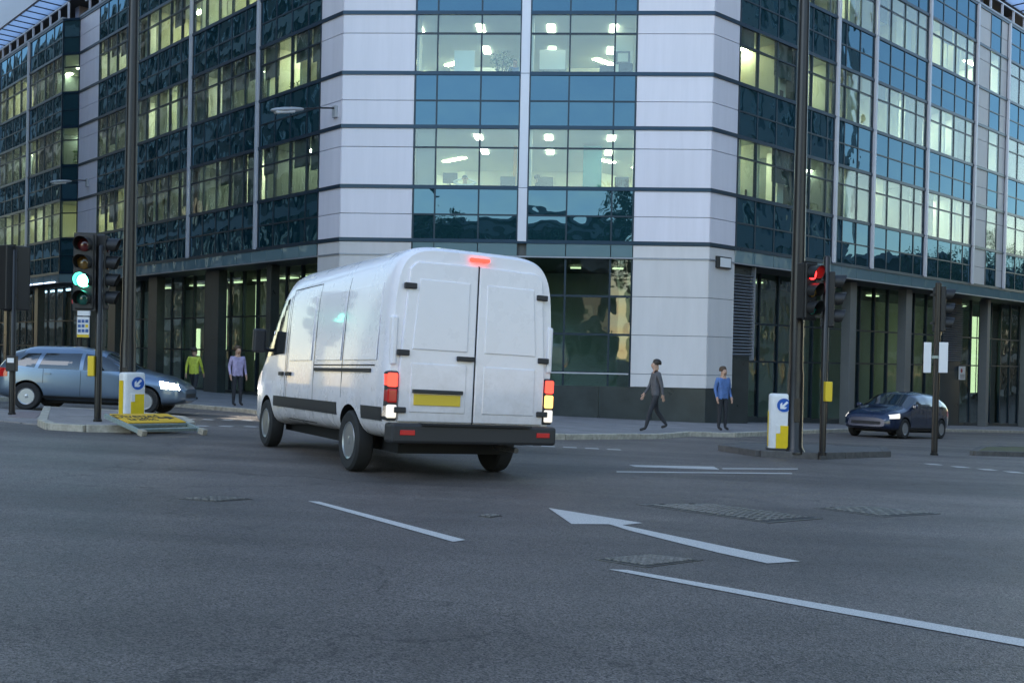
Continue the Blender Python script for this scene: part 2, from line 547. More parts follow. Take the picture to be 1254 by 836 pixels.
def thing(name, label, cat, loc, rotz=0.0, group=None, M=None):
    o = bpy.data.objects.new(name, None)
    o.empty_display_size = 0.2
    col.objects.link(o)
    M = M if M is not None else Matrix.Translation(loc) @ Matrix.Rotation(rotz, 4, 'Z')
    o.matrix_basis = M
    _W[o.name] = M
    return tag(o, label, cat, group)

def structure(o, label=None):
    o['kind'] = 'structure'
    if label:
        o['label'] = label
    return o

def part_empty(name, parent):
    o = bpy.data.objects.new(name, None)
    col.objects.link(o)
    o.parent = parent
    _W[o.name] = _W.get(parent.name, Matrix.Identity(4))
    return o

_box = {}
def box_mesh(size, m, bev=0.0):
    k = (round(size[0], 3), round(size[1], 3), round(size[2], 3), m, bev)
    if k not in _box:
        me = MB().box((0, 0, 0), k[:3]).mesh('box', m)
        if bev:
            bm = bmesh.new(); bm.from_mesh(me)
            bmesh.ops.bevel(bm, geom=list(bm.edges), offset=bev, segments=1, affect='EDGES')
            bm.to_mesh(me); bm.free()
        _box[k] = me
    return _box[k]

def text_mesh(body, size, m, extrude=0.001, align='CENTER'):
    cu = bpy.data.curves.new('text', 'FONT')
    cu.body = body
    cu.size = size
    cu.extrude = extrude
    cu.align_x = align
    cu.align_y = 'CENTER'
    o = bpy.data.objects.new('text_tmp', cu)
    col.objects.link(o)
    dg = bpy.context.evaluated_depsgraph_get()
    me = bpy.data.meshes.new_from_object(o.evaluated_get(dg))
    bpy.data.objects.remove(o)
    bpy.data.curves.remove(cu)
    me.materials.clear()
    me.materials.append(MATS[m])
    return me

# ------------------------------------------------------------------ ground, road, pavements
xs = [-200, -90, -45, -30, -20, -10, 0, 10, 20, 30, 45, 90, 200]
ys = [-200, -60, -15, 0, 10, 20, 30, 45, 60, 100, 200]
P = [(x, y, ground(x, y)) for y in ys for x in xs]
nx = len(xs)
F = [(j * nx + i, j * nx + i + 1, (j + 1) * nx + i + 1, (j + 1) * nx + i) for j in range(len(ys) - 1) for i in range(nx - 1)]
structure(MB().add(P, F).build('road', 'asphalt'))

def lifted(h):
    return lambda x, y: ground(x, y) + h

def decal(name, poly, m, parent=None, h=0.004, sub=1):
    """flat marking on the road: a thin sheet"""
    P = [(x, y, ground(x, y) + h) for x, y in poly]
    o = MB().add(P, [tuple(range(len(P)))]).build(name, m, parent)
    return o

def pxpoly(pts):
    return [tuple(gp(*p)[:2]) for p in pts]

structure_marks = []
def marking(name, pts, label=None):
    o = decal(name, pxpoly(pts), 'road_white')
    structure(o, label)
    return o

marking('road_marking', [(377, 613.6), (391, 614.3), (570, 661.3), (555, 663.6)], 'short white lane dash beside the van')
marking('road_marking', [(745, 697.3), (768, 698), (1010, 740.2), (1270, 785.8), (1270, 795.0), (1000, 745.8)], 'long white lane line past the diamond cover')
arrow_head = [(671.5, 622), (785, 641.5), (748, 641.5), (699, 641.5)]
marking('road_marking', [(671.5, 622), (787, 640.5), (752, 642.5), (800, 653), (860, 667), (925, 683), (941, 689.5),
                         (980, 688), (920, 676), (860, 663.5), (800, 650), (760, 641.2), (700, 641.5)][:1] +
        [(787, 640.5), (762, 643), (800, 651), (860, 663.5), (920, 676), (980, 687.5), (940, 690), (880, 677), (815, 661), (770, 649.5), (746, 642), (700, 641.8)],
        'white turn arrow with a long bent shaft on the asphalt')
marking('road_marking', [(770, 569.3), (874, 571.3), (881, 575.0), (778, 571.6)], 'white block at the end of the give way line')
marking('road_marking', [(755, 577.0), (970, 579.2), (970, 580.3), (755, 578.2)], 'thin white line across the side road')
marking('road_marking', [(884, 573.2), (977, 573.6), (977, 574.6), (885, 574.4)], 'thin white continuation of the give way line')
for k in range(7):
    a = gp(590 + 27 * k, 542.5 + 1.3 * k)
    decal('road_marking', [(a.x - .12, a.y - .12), (a.x + .12, a.y - .12), (a.x + .12, a.y + .12), (a.x - .12, a.y + .12)], 'road_white')['kind'] = 'structure'
for k in range(5):
    for (x0, y0, dx, dy) in ((231, 513.2, 24, 0.5), (247, 521.5, 30, 0.4), (1143, 568.5, 33, 3.2)):
        a = gp(x0 + dx * k, y0 + dy * k)
        if x0 + dx * k < 320 or x0 > 400:
            decal('road_marking', [(a.x - .12, a.y - .15), (a.x + .12, a.y - .15), (a.x + .12, a.y + .15), (a.x - .12, a.y + .15)], 'road_white')['kind'] = 'structure'

# ------------------------------------------------------------------ building frame (solved from the photograph)
A2 = Vector((-6.21, 35.136)); B2 = Vector((6.767, 34.393))
TL, TR, TF = 0.8222, 0.7485, -0.0572
dF = Vector((math.cos(TF), math.sin(TF)))
dR = Vector((math.cos(TR), math.sin(TR)))
dL = Vector((-math.cos(TL), math.sin(TL)))
nF = Vector((dF.y, -dF.x)); nR = Vector((dR.y, -dR.x)); nL = Vector((-dL.y, dL.x))
zT, zV, zU, zB0, zB1, zB2, zB3, zB4 = 18.83, 16.95, 14.83, 12.95, 10.83, 8.95, 6.83, 4.95
zS, zPB = 4.43, -0.06
Q2 = A2 + dL * 26.13                               # end of the main side of the near wing
dC = Vector((-math.cos(R(15)), math.sin(R(15)))); nC = Vector((-dC.y, dC.x))
C2 = Q2 + dC * 1.10
E2 = C2 + dL * 26.0
RE2 = B2 + dR * 38.0

class Wing:
    def __init__(s, o, d, n, length):
        s.o, s.d, s.n, s.L = o, d, n, length
        s.rot = Matrix.Rotation(math.atan2(d.y, d.x), 4, 'Z')
    def p(s, u, v, z):
        q = s.o + s.d * u + s.n * v
        return Vector((q.x, q.y, z))
    def M(s, u, v, z):
        return Matrix.Translation(s.p(u, v, z)) @ s.rot
WL, WF, WR = Wing(A2, dL, nL, 26.13), Wing(A2, dF, nF, 13.0), Wing(B2, dR, nR, 38.0)
WC, WX = Wing(Q2, dC, nC, 1.10), Wing(C2, dL, nL, 26.0)

def offset_line(dist):
    """the street front of the building moved inwards"""
    pts = [E2, C2, Q2, A2, B2, RE2]
    ns = [nL, nC, nL, nF, nR]
    out = [E2 - nL * dist]
    for i in range(1, 5):
        a, b = ns[i - 1], ns[i]
        k = dist / (1 + a.dot(b))
        out.append(pts[i] - (a + b) * k)
    out.append(RE2 - nR * dist)
    return [(p.x, p.y) for p in out]

bld = thing('office_building', 'large glass and pale panel office block with lit floors on the street corner', 'office building',
            (A2.x, A2.y, ground(A2.x, A2.y)))

def wbox(name, w, u0, u1, v0, v1, z0, z1, m, parent=None, bev=0.0, jit=0.0):
    size = (abs(u1 - u0), abs(v1 - v0), abs(z1 - z0))
    M = w.M((u0 + u1) / 2, (v0 + v1) / 2, (z0 + z1) / 2)
    if jit:
        M = M @ Matrix.Rotation(rng.gauss(0, jit), 4, 'Z') @ Matrix.Rotation(rng.gauss(0, jit), 4, 'X')
    return obj(name, box_mesh(size, m, bev), parent or bld, M)

def in_frame(w, u, z):
    p = w.p(u, 0, z)
    from_cam = p - Vector((0, 0, CAMZ))
    yf = from_cam.y * _cp + from_cam.z * _sp
    zu = -from_cam.y * _sp + from_cam.z * _cp
    a, b = FPX * from_cam.x / yf, -FPX * zu / yf
    px, py = 627 + _cr * a - _sr * b, 418 + SHIFT + _sr * a + _cr * b
    return -15 < px < 1270 and -12 < py < 850

BANDS = [zB4, zB3, zB2, zB1, zB0, zU, zV, zT]
def rows():
    r = []
    for lo, hi, kind in ((zB4, zB3, 's'), (zB3, zB2, 'w'), (zB2, zB1, 's'), (zB1, zB0, 'w'), (zB0, zU, 's'), (zU, zV, 'w'), (zV, zT, 's')):
        mid = lo + (hi - lo) * (0.49 if kind == 's' else 0.66)
        r += [(lo, mid, kind), (mid, hi, kind)]
    return r
ROWS = rows()
hidden_panes = MB()

def glazing(w, us):
    """a bay of curtain wall between vertical lines us"""
    for i in range(len(us) - 1):
        u0, u1 = us[i], us[i + 1]
        for z0, z1, kind in ROWS:
            if in_frame(w, u0, z0) or in_frame(w, u1, z0) or in_frame(w, (u0 + u1) / 2, z1):
                wbox('window_pane' if kind == 'w' else 'spandrel_pane', w, u0, u1, -0.008, 0.008, z0, z1,
                     'vision_glass' if kind == 'w' else 'spandrel_glass', jit=0.0022)
            else:
                hidden_panes.box(w.p((u0 + u1) / 2, 0, (z0 + z1) / 2), (u1 - u0, 0.016, z1 - z0), w.rot.to_3x3(), 0 if kind == 'w' else 1)
    for u in us:
        wbox('mullion', w, u - 0.028, u + 0.028, -0.09, 0.035, zB4, zT, 'frame')
    for z0, z1, kind in ROWS:
        if z0 not in BANDS:
            wbox('transom', w, us[0] + 0.03, us[-1] - 0.03, -0.08, 0.03, z0 - 0.028, z0 + 0.028, 'frame')

def clad(w, u0, u1, low=zB4, seam=None, m='cladding'):
    """pale panels, two to a zone, with open joints over a dark backing"""
    wbox('cladding_backing', w, u0 + 0.01, u1 - 0.01, -0.10, -0.045, low, zT, 'joint')
    cuts = [u0] + (seam or []) + [u1]
    for a, b in zip(cuts[:-1], cuts[1:]):
        for z0, z1, kind in ROWS:
            if z0 >= low - 0.01:
                wbox('cladding_panel', w, a + 0.008, b - 0.008, -0.045, 0.012, z0 + 0.01, z1 - 0.01, m, bev=0.004)

def fin(w, u, wid=0.30, low=zB4):
    wbox('mullion', w, u - 0.18, u + 0.18, -0.07, 0.012, zB4, zT, 'frame')
    wid = 0.15
    for z0, z1 in ((low, zB3), (zB3, zB1), (zB1, zU), (zU, zT)):
        wbox('fin', w, u - wid / 2, u + wid / 2, 0.012, 0.13, z0 + 0.008, z1 - 0.008, 'fin', bev=0.006)

# near wing, left of the corner
clad(WL, 0.0, 1.44)
glazing(WL, [1.46, 2.33, 3.53, 4.70, 5.88])
fin(WL, 6.05, 0.26)
glazing(WL, [6.22, 7.18, 8.40, 9.59, 10.81, 12.02])
fin(WL, 12.18, 0.26)
glazing(WL, [12.34, 13.26, 14.43, 15.74, 17.01, 18.15])
fin(WL, 18.31, 0.26)
glazing(WL, [18.47, 19.56, 20.82, 22.07, 23.24])
clad(WL, 23.26, 26.13, seam=[24.70])
# step and far wing
glazing(WC, [0.03, 1.06])
glazing(WX, [0.05, 1.45, 2.85, 4.25, 5.55])
fin(WX, 5.72, 0.26)
glazing(WX, [5.9, 7.3, 8.7, 10.1, 11.5])
fin(WX, 11.66, 0.26)
glazing(WX, [11.82, 13.2, 14.6, 16.0, 17.4])
clad(WX, 17.42, 26.0, seam=[19.5, 21.6, 23.8])
# corner bay
clad(WF, 0.0, 2.57)
glazing(WF, [2.60, 3.37, 4.92, 6.30])
for z0, z1 in ((zB4, zB3), (zB3, zB1), (zB1, zU), (zU, zT)):
    wbox('fin', WF, 6.32, 6.63, -0.05, 0.06, z0 + 0.008, z1 - 0.008, 'fin', bev=0.006)
glazing(WF, [6.65, 8.02, 9.59, 10.34])
clad(WF, 10.37, 13.0)
# right wing
clad(WR, 0.0, 1.54)
glazing(WR, [1.57, 2.74, 4.0, 5.30, 6.45, 7.68, 8.19])
fin(WR, 8.355, 0.26)
glazing(WR, [8.52, 9.04, 10.19, 11.34])
fin(WR, 11.51, 0.26)
glazing(WR, [11.68, 12.86, 14.16, 15.42, 16.40])
fin(WR, 16.57, 0.26)
glazing(WR, [16.74, 17.98, 19.41, 20.72, 21.64])
fin(WR, 21.81, 0.26)
clad(WR, 21.97, 23.46, m='cladding_stone')
glazing(WR, [23.48, 24.78])
clad(WR, 24.80, 25.64, m='cladding_stone')
fin(WR, 25.79, 0.26)
glazing(WR, [25.95, 27.36, 28.7, 30.1, 31.4])
fin(WR, 31.57, 0.26)
glazing(WR, [31.74, 33.0, 34.4, 35.8, 37.1])
clad(WR, 37.12, 38.0)
if hidden_panes.v:
    o = hidden_panes.build('upper_panes', ['vision_glass', 'spandrel_glass'], bld)
    o['kind'] = 'stuff'

# dark horizontal bands and the pale canopy panels below them
for w, L in ((WL, 26.13), (WF, 13.0), (WR, 38.0), (WC, 1.10), (WX, 26.0)):
    for z in BANDS:
        wbox('floor_band', w, -0.02, L + 0.02, -0.06, 0.05, z - 0.065, z + 0.065, 'band')
    if w is WF:
        spans = [(2.60, 3.37), (3.37, 4.92), (4.92, 6.32), (6.63, 8.02), (8.02, 9.59), (9.59, 10.36)]
    else:
        n = max(1, round((L - (1.5 if w in (WL, WR) else 0)) / 1.25))
        s0 = 1.5 if w in (WL, WR) else 0.0
        spans = [(s0 + (L - s0) * i / n, s0 + (L - s0) * (i + 1) / n) for i in range(n)]
    for a, b in spans:
        wbox('canopy_panel', w, a + 0.015, b - 0.015, -0.02, 0.03, zS + 0.03, zB4 - 0.07, 'canopy_glass', jit=0.002)
    wbox('canopy_edge', w, 0.0, L, -0.03, 0.045, zS - 0.03, zS + 0.02, 'roof_metal')

# corner piers at ground level, stone-pale with joints
for w, u0, u1 in ((WF, 0.0, 2.57), (WF, 10.37, 13.0), (WR, 0.0, 1.54), (WL, 0.0, 1.44)):
    zz = [zPB, 0.40, 1.75, 3.09, zS, zB4 - 0.07]
    wbox('cladding_backing', w, u0 + 0.012, u1 - 0.012, -0.10, -0.045, zPB, zB4 - 0.07, 'joint')
    for a, b in zip(zz[:-1], zz[1:]):
        wbox('cladding_panel', w, u0 + 0.008, u1 - 0.008, -0.045, 0.012, a + 0.008, b - 0.008, 'cladding_stone', bev=0.004)

# plinth of dark stone slabs
def plinth(w, L, v=-0.02):
    n = max(1, round(L / 1.9))
    for i in range(n):
        u0, u1 = L * i / n, L * (i + 1) / n
        g = min(ground(*w.p(u0, 0, 0)[:2]), ground(*w.p(u1, 0, 0)[:2]))
        wbox('plinth_slab', w, u0 + 0.006, u1 - 0.006, v - 0.3, v, g - 0.15, zPB - 0.01, 'dark_stone', bev=0.004)
plinth(WF, 13.0)
plinth(WR, 1.54)
plinth(WL, 1.44)

# ground floor glazing of the corner bay
GZ = [zPB, 0.40, 1.75, 3.09, zS - 0.03]
for us in ([2.60, 3.37, 4.92, 6.32], [6.63, 8.02, 9.59, 10.36]):
    for a, b in zip(us[:-1], us[1:]):
        for z0, z1 in zip(GZ[:-1], GZ[1:]):
            wbox('ground_floor_pane', WF, a, b, -0.16, -0.145, z0, z1, 'ground_glass', jit=0.003)
    for u in us:
        wbox('mullion', WF, u - 0.035, u + 0.035, -0.25, -0.10, zPB, zS - 0.03, 'frame')
    for z in GZ[1:-1]:
        wbox('transom', WF, us[0] + 0.04, us[-1] - 0.04, -0.24, -0.11, z - 0.04, z + 0.04, 'frame')
wbox('handrail', WF, 7.0, 10.3, 0.02, 0.07, 0.36, 0.41, 'lamp_grey')

# recessed ground floor of the side wings
REC = -1.6
def recess(w, u0, u1, step, lit, pilasters, louvres):
    n = max(1, round((u1 - u0) / step))
    us = [u0 + (u1 - u0) * i / n for i in range(n + 1)]
    for i, (a, b) in enumerate(zip(us[:-1], us[1:])):
        g = min(ground(*w.p(a, REC, 0)[:2]), ground(*w.p(b, REC, 0)[:2]))
        wbox('plinth_slab', w, a + 0.005, b - 0.005, REC - 0.3, REC + 0.05, g - 0.15, g + 0.35, 'dark_stone')
        zr = [g + 0.35, 0.9, 2.4, zS - 0.03]
        if any(l0 < b and l1 > a for l0, l1 in louvres):
            continue
        for z0, z1 in zip(zr[:-1], zr[1:]):
            wbox('ground_floor_pane', w, a, b, REC - 0.008, REC + 0.008, z0, z1, 'ground_glass', jit=0.003)
        for z in zr[1:-1]:
            wbox('transom', w, a, b, REC - 0.07, REC + 0.05, z - 0.035, z + 0.035, 'frame')
        wbox('mullion', w, a - 0.04, a + 0.04, REC - 0.1, REC + 0.06, zr[0], zS - 0.03, 'frame')
    for u, wd in pilasters:
        g = ground(*w.p(u, -0.5, 0)[:2])
        wbox('pilaster', w, u - wd / 2, u + wd / 2, -0.95, -0.55, g - 0.1, zS - 0.04, 'pier_grey' if w is WR else 'dark_stone', bev=0.01)
    for (l0, l1) in louvres:
        wbox('louvre_backing', w, l0, l1, REC + 0.1, REC + 0.16, 0.6, zS - 0.04, 'frame')
        wbox('wall_panel', w, l0, l1, REC + 0.1, REC + 0.16, ground(*w.p(l0, REC, 0)[:2]) - 0.3, 0.6, 'dark_stone')
        z = 1.15
        while z < zS - 0.3:
            M = w.M((l0 + l1) / 2, -0.18 if l0 < 4 else REC + 0.26, z)
            obj('louvre_slat', box_mesh((l1 - l0, 0.09, 0.018), 'louvre'), bld, M @ Matrix.Rotation(R(-38 if w is WR else 38), 4, 'X'))
            z += 0.115
        if l0 < 4:
            wbox('louvre_frame', w, l0 - 0.03, l0, -0.26, -0.08, 0.95, zS - 0.04, 'louvre')
            wbox('louvre_frame', w, l1, l1 + 0.03, -0.26, -0.08, 0.95, zS - 0.04, 'louvre')
            wbox('wall_panel', w, l0, l1, -0.34, -0.27, ground(*w.p(l0, 0, 0)[:2]) - 0.2, zS - 0.04, 'dark_stone')
recess(WR, 1.55, 38.0, 1.35, [], [(11.2, 0.55), (16.4, 0.6), (25.6, 0.4), (31.4, 0.6), (37.5, 0.8)], [(1.6, 3.0), (21.9, 24.2)])
recess(WL, 1.45, 26.0, 1.2, [], [(6.0, 0.35), (11.0, 1.3), (17.3, 1.0), (22.5, 1.0)], [])
recess(WX, 0.0, 26.0, 1.4, [], [(5.7, 0.6), (11.7, 0.6), (17.5, 0.6)], [])

# floors, ceilings, inner walls, lamps
def ring(d0, d1, z0, z1, m, name):
    a, b = offset_line(d0), offset_line(d1)
    mb = MB()
    for i in range(len(a) - 1):
        mb.prism([a[i], a[i + 1], b[i + 1], b[i]], z0, z1)
    return mb.build(name, m, bld)
STOREYS = [(zB3, zB2), (zB1, zB0), (zU, zV)]
prev = zS + 0.02
ring(0.15, 14, zS - 0.02, zS + 0.02, 'soffit', 'soffit')
for zs, zh in STOREYS:
    ring(0.12, 14, prev + 0.005, zs - 0.75, 'core_dark', 'floor_slab')
    ring(0.12, 14, zs - 0.75, zs - 0.73, 'carpet', 'carpet')
    ring(0.12, 14, zh + 0.06, zh + 0.10, 'ceiling', 'ceiling')
    ring(8.6, 8.8, zs - 0.72, zh + 0.05, 'core_wall', 'core_wall')
    prev = zh + 0.10
ring(0.12, 14, prev + 0.005, zT - 0.02, 'core_dark', 'roof_slab')
ring(6.5, 6.7, -4.5, zS - 0.03, 'core_wall', 'core_wall')
ring(13.8, 14.0, -4.5, zT - 0.05, 'core_dark', 'rear_wall')
for w, u in ((WR, 37.9), (WX, 25.9)):
    wbox('end_wall', w, u, u + 0.2, -13.8, -0.2, -4.5, zT - 0.05, 'brick_wall')

for si, (zs, zh) in enumerate(STOREYS):
    for w, L in ((WL, 26.13), (WX, 17.5), (WR, 38.0)):
        u = 1.2
        while u < L:
            for v in (-1.7, -4.2, -6.7):
                if rng.random() < 0.74:
                    wbox('ceiling_light', w, u, u + 1.3, v - 0.11, v + 0.11, zh + 0.03, zh + 0.058, 'office_light')
            u += 2.6
    for u in (2.4, 4.7, 7.3, 9.6, 11.4):
        for v in (-1.8, -4.4):
            if not (v < -3 and (u < 3 or u > 11)):
                wbox('ceiling_light', WF, u - 0.13, u + 0.13, v - 0.45, v + 0.45, zh + 0.03, zh + 0.058, 'office_lamp')
    # columns and cellular partitions just inside the glass
    for w, L, st in ((WL, 26.0, 6.13), (WR, 37.0, 5.2), (WX, 17.0, 5.9)):
        u = st
        while u < L:
            wbox('column', w, u - 0.22, u + 0.22, -1.0, -0.5, zs - 0.72, zh + 0.05, 'office_white')
            u += st
        u = 2.0
        while u < L - 1:
            if rng.random() < 0.62:
                wbox('partition', w, u, u + 0.1, -rng.uniform(2.2, 5.0), -0.22, zs - 0.72, zh + 0.05,
                     rng.choice(['office_white', 'office_cream', 'office_cream', 'core_wall', 'blind', 'blind']))
            u += rng.choice([1.2, 1.25, 2.4])
    for u in (6.48, 2.4, 10.6):
        wbox('column', WF, u - 0.25, u + 0.25, -1.0, -0.35, zs - 0.72, zh + 0.05, 'office_white')

# roller blinds let down to different heights
def blinds(w, us, prob):
    for a, b in zip(us[:-1], us[1:]):
        for zs, zh in STOREYS:
            if rng.random() < prob:
                dn = rng.choice([0.34, 0.34, 0.5, 0.75, 1.0, 1.0, 0.6]) * (zh - zs)
                wbox('blind', w, a + 0.05, b - 0.05, -0.17, -0.155, zh - dn, zh + 0.03, 'blind')
blinds(WL, [1.46, 2.33, 3.53, 4.70, 5.88], 0.55)
blinds(WL, [6.22, 7.18, 8.40, 9.59, 10.81, 12.02], 0.55)
blinds(WL, [12.34, 13.26, 14.43, 15.74, 17.01, 18.15], 0.45)
blinds(WL, [18.47, 19.56, 20.82, 22.07, 23.24], 0.6)
blinds(WX, [0.05, 1.45, 2.85, 4.25, 5.55], 0.4)
blinds(WR, [1.57, 2.74, 4.0, 5.30, 6.45, 7.68], 0.35)
blinds(WR, [8.52, 9.04, 10.19, 11.34], 0.3)
blinds(WR, [11.68, 12.86, 14.16, 15.42, 16.40], 0.3)
blinds(WR, [16.74, 17.98, 19.41, 20.72, 21.64], 0.3)
wbox('blind', WF, 2.66, 3.32, -0.17, -0.155, zB3 + 0.05, zB2, 'blind')
# corner bay rooms: coloured pieces seen through the glass
wbox('partition', WF, 6.02, 6.22, -2.4, -1.6, zB3 - 0.7, zB2 - 0.3, 'office_orange')
wbox('partition', WF, 8.6, 9.3, -3.6, -2.9, zB3 - 0.7, zB2, 'office_teal')
wbox('partition', WF, 3.2, 6.2, -5.0, -4.9, zB1 - 0.7, zB0 - 0.5, 'office_white')
wbox('partition', WF, 7.9, 10.3, -5.0, -4.9, zB1 - 0.7, zB0 - 0.5, 'office_cream')

# ground floor lights
for u0, u1, z0, z1 in ((12.3, 12.9, 0.9, 3.7), (13.5, 14.0, 0.9, 3.7), (15.0, 15.5, 0.6, 1.9), (9.45, 9.56, 0.5, 3.8)):
    wbox('lit_strip', WL, u0, u1, REC - 0.35, REC - 0.3, z0, z1, 'warm_strip')
for u in (2.5, 4.5, 6.5, 8.5, 10.5, 13.0, 15.5, 20.0, 24.0):
    wbox('ceiling_light', WL, u, u + 1.2, REC - 3.0, REC - 2.6, zS - 0.12, zS - 0.08, 'warm_strip')
for u in (4.0, 8.2, 9.8):
    wbox('ceiling_light', WF, u, u + 0.4, -3.2, -2.9, zS - 0.12, zS - 0.08, 'warm_strip')
for u in (4.0, 8.0, 13.0, 18.5, 29.0):
    wbox('ceiling_light', WR, u, u + 0.8, REC - 2.2, REC - 1.9, zS - 0.14, zS - 0.08, 'warm_strip')
for u in (27.0, 28.0):
    wbox('lit_strip', WR, u, u + 0.75, REC - 0.5, REC - 0.45, -0.6, 3.6, 'warm_strip')
for u in (0.6, 2.6, 4.6, 6.8, 9.0):
    wbox('ceiling_light', WX, u, u + 1.6, REC - 0.9, REC - 0.6, zS - 0.12, zS - 0.06, 'lobby_light')
    wbox('canopy_lamp', WX, u, u + 1.7, 0.05, 0.075, zS + 0.02, zS + 0.05, 'lobby_light')

# roof terrace: parapet rail with posts, set-back storey, columns and a deep roof edge
def terrace(w, u0, u1, step, roof_v=-0.6):
    u = u0
    wbox('handrail', w, u0, u1, -0.28, -0.20, zT + 1.0, zT + 1.07, 'fin')
    while u <= u1:
        wbox('railing_post', w, u - 0.04, u + 0.04, -0.30, -0.20, zT, zT + 1.0, 'fin')
        u += step
    wbox('parapet', w, u0, u1, -0.5, 0.07, zT + 0.06, zT + 0.16, 'roof_metal')
    u = u0 + 1.0
    zr = zT + 2.75
    while u < u1:
        wbox('roof_column', w, u - 0.3, u + 0.3, -3.2, -2.6, zT + 0.02, zr, 'fin', bev=0.02)
        u += 4.6
    wbox('terrace_wall', w, u0, u1, -6.2, -6.0, zT, zr, 'core_dark')
    wbox('roof_edge', w, u0, u1, -7.5, roof_v - 1.35, zr, zr + 0.3, 'soffit')
    wbox('roof_fascia', w, u0, u1, roof_v + 0.005, roof_v + 0.15, zr - 0.05, zr + 2.2, 'fin')
    u = u0
    while u < u1 - 1.2:
        wbox('roof_glazing', w, u + 0.03, u + 1.22, roof_v - 1.33, roof_v, zr + 0.05, zr + 0.075, 'frosted')
        wbox('roof_rib', w, u - 0.025, u + 0.025, roof_v - 1.33, roof_v, zr, zr + 0.12, 'frame')
        u += 1.25
fm = bpy.data.materials.new('frosted')
fm.use_nodes = True
_t = fm.node_tree.nodes.new('ShaderNodeBsdfTranslucent')
_t.inputs['Color'].default_value = (0.75, 0.82, 0.92, 1)
_n = fm.node_tree.nodes.new('ShaderNodeTexNoise'); _n.inputs['Scale'].default_value = 3
fm.node_tree.links.new(_t.outputs[0], fm.node_tree.nodes['Material Output'].inputs['Surface'])
fm.node_tree.nodes.remove(_n)
MATS['frosted'] = fm
terrace(WL, 0.0, 26.1, 1.5)
terrace(WX, 0.0, 26.0, 1.5)
terrace(WR, 0.0, 38.0, 1.5)
terrace(WF, 0.0, 13.0, 1.5)

# ------------------------------------------------------------------ pavements, islands, covers
def kerb_line(pts, parent, m='kerb', h=0.12, wd=0.15, step=0.92, close=False):
    pts = [Vector((p[0], p[1], 0)) for p in pts]
    if close:
        pts.append(pts[0])
    for a, b in zip(pts[:-1], pts[1:]):
        L = (b - a).length
        n = max(1, round(L / step))
        d = (b - a) / n
        u = d.normalized()
        nn = Vector((-u.y, u.x, 0)) * wd / 2
        for i in range(n):
            p, q = a + d * i + u * 0.006, a + d * (i + 1) - u * 0.006
            hh = h + rng.uniform(-0.006, 0.006)
            MB().prism([(p + nn)[:2], (q + nn)[:2], (q - nn)[:2], (p - nn)[:2]], lifted(-0.1), lifted(hh)).build('kerb_stone', m, parent, bevel=0.012)

pave_front = [(-60, 490), (60, 492), (200, 497), (300, 505), (420, 522), (560, 536), (690, 538), (808, 537), (840, 534), (898, 535), (960, 532), (1030, 529), (1100, 527.5), (1200, 529), (1290, 531)]
pf = pxpoly(pave_front)
inner = offset_line(3.0)
pave = MB()
poly = pf + [inner[5], inner[4], inner[3], inner[2], inner[0]]
pave.prism(poly, lifted(-0.15), lifted(0.11))
pv = structure(pave.build('pavement', 'paving'))
kerb_line(pf, pv, 'kerb')

isl_px = [(52, 521.5), (62, 526), (105, 528.5), (160, 529.5), (212, 528), (234, 523.5), (222, 516), (165, 510), (110, 506), (58, 503.5)]
isl = pxpoly(isl_px)
i1 = MB().prism(isl, lifted(-0.1), lifted(0.105)).build('traffic_island', 'paving_warm')
tag(i1, 'raised kerbed traffic island under the lit green signal and keep left bollard', 'traffic island')
kerb_line(isl, i1, 'kerb', h=0.115, close=True)
cr = pxpoly([(-60, 513), (0, 516), (48, 520.5), (54, 503.5), (0, 501), (-60, 499)])
structure(MB().prism(cr, lifted(-0.1), lifted(0.018)).build('crossing_pavement', 'paving_warm'))
tc_ = pxpoly([(10, 511.5), (44, 513), (52, 506), (22, 505)])
structure(MB().prism(tc_, lifted(0.0), lifted(0.026)).build('tactile_paving', 'tactile'))

isr = pxpoly([(884, 552), (905, 548), (965, 549), (1080, 553), (1086, 559), (1000, 562), (930, 559)])
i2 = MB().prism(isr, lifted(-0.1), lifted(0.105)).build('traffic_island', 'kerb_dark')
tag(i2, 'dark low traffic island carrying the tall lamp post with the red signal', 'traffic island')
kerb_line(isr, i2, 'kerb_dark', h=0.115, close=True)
vg = pxpoly([(1192, 557.5), (1300, 560), (1300, 551), (1204, 551.5)])
i3 = MB().prism(vg, lifted(-0.1), lifted(0.10)).build('traffic_island', 'moss')
tag(i3, 'mossy kerbed island at the mouth of the side road', 'traffic island')
kerb_line(vg, i3, 'kerb_dark', h=0.11, close=True)

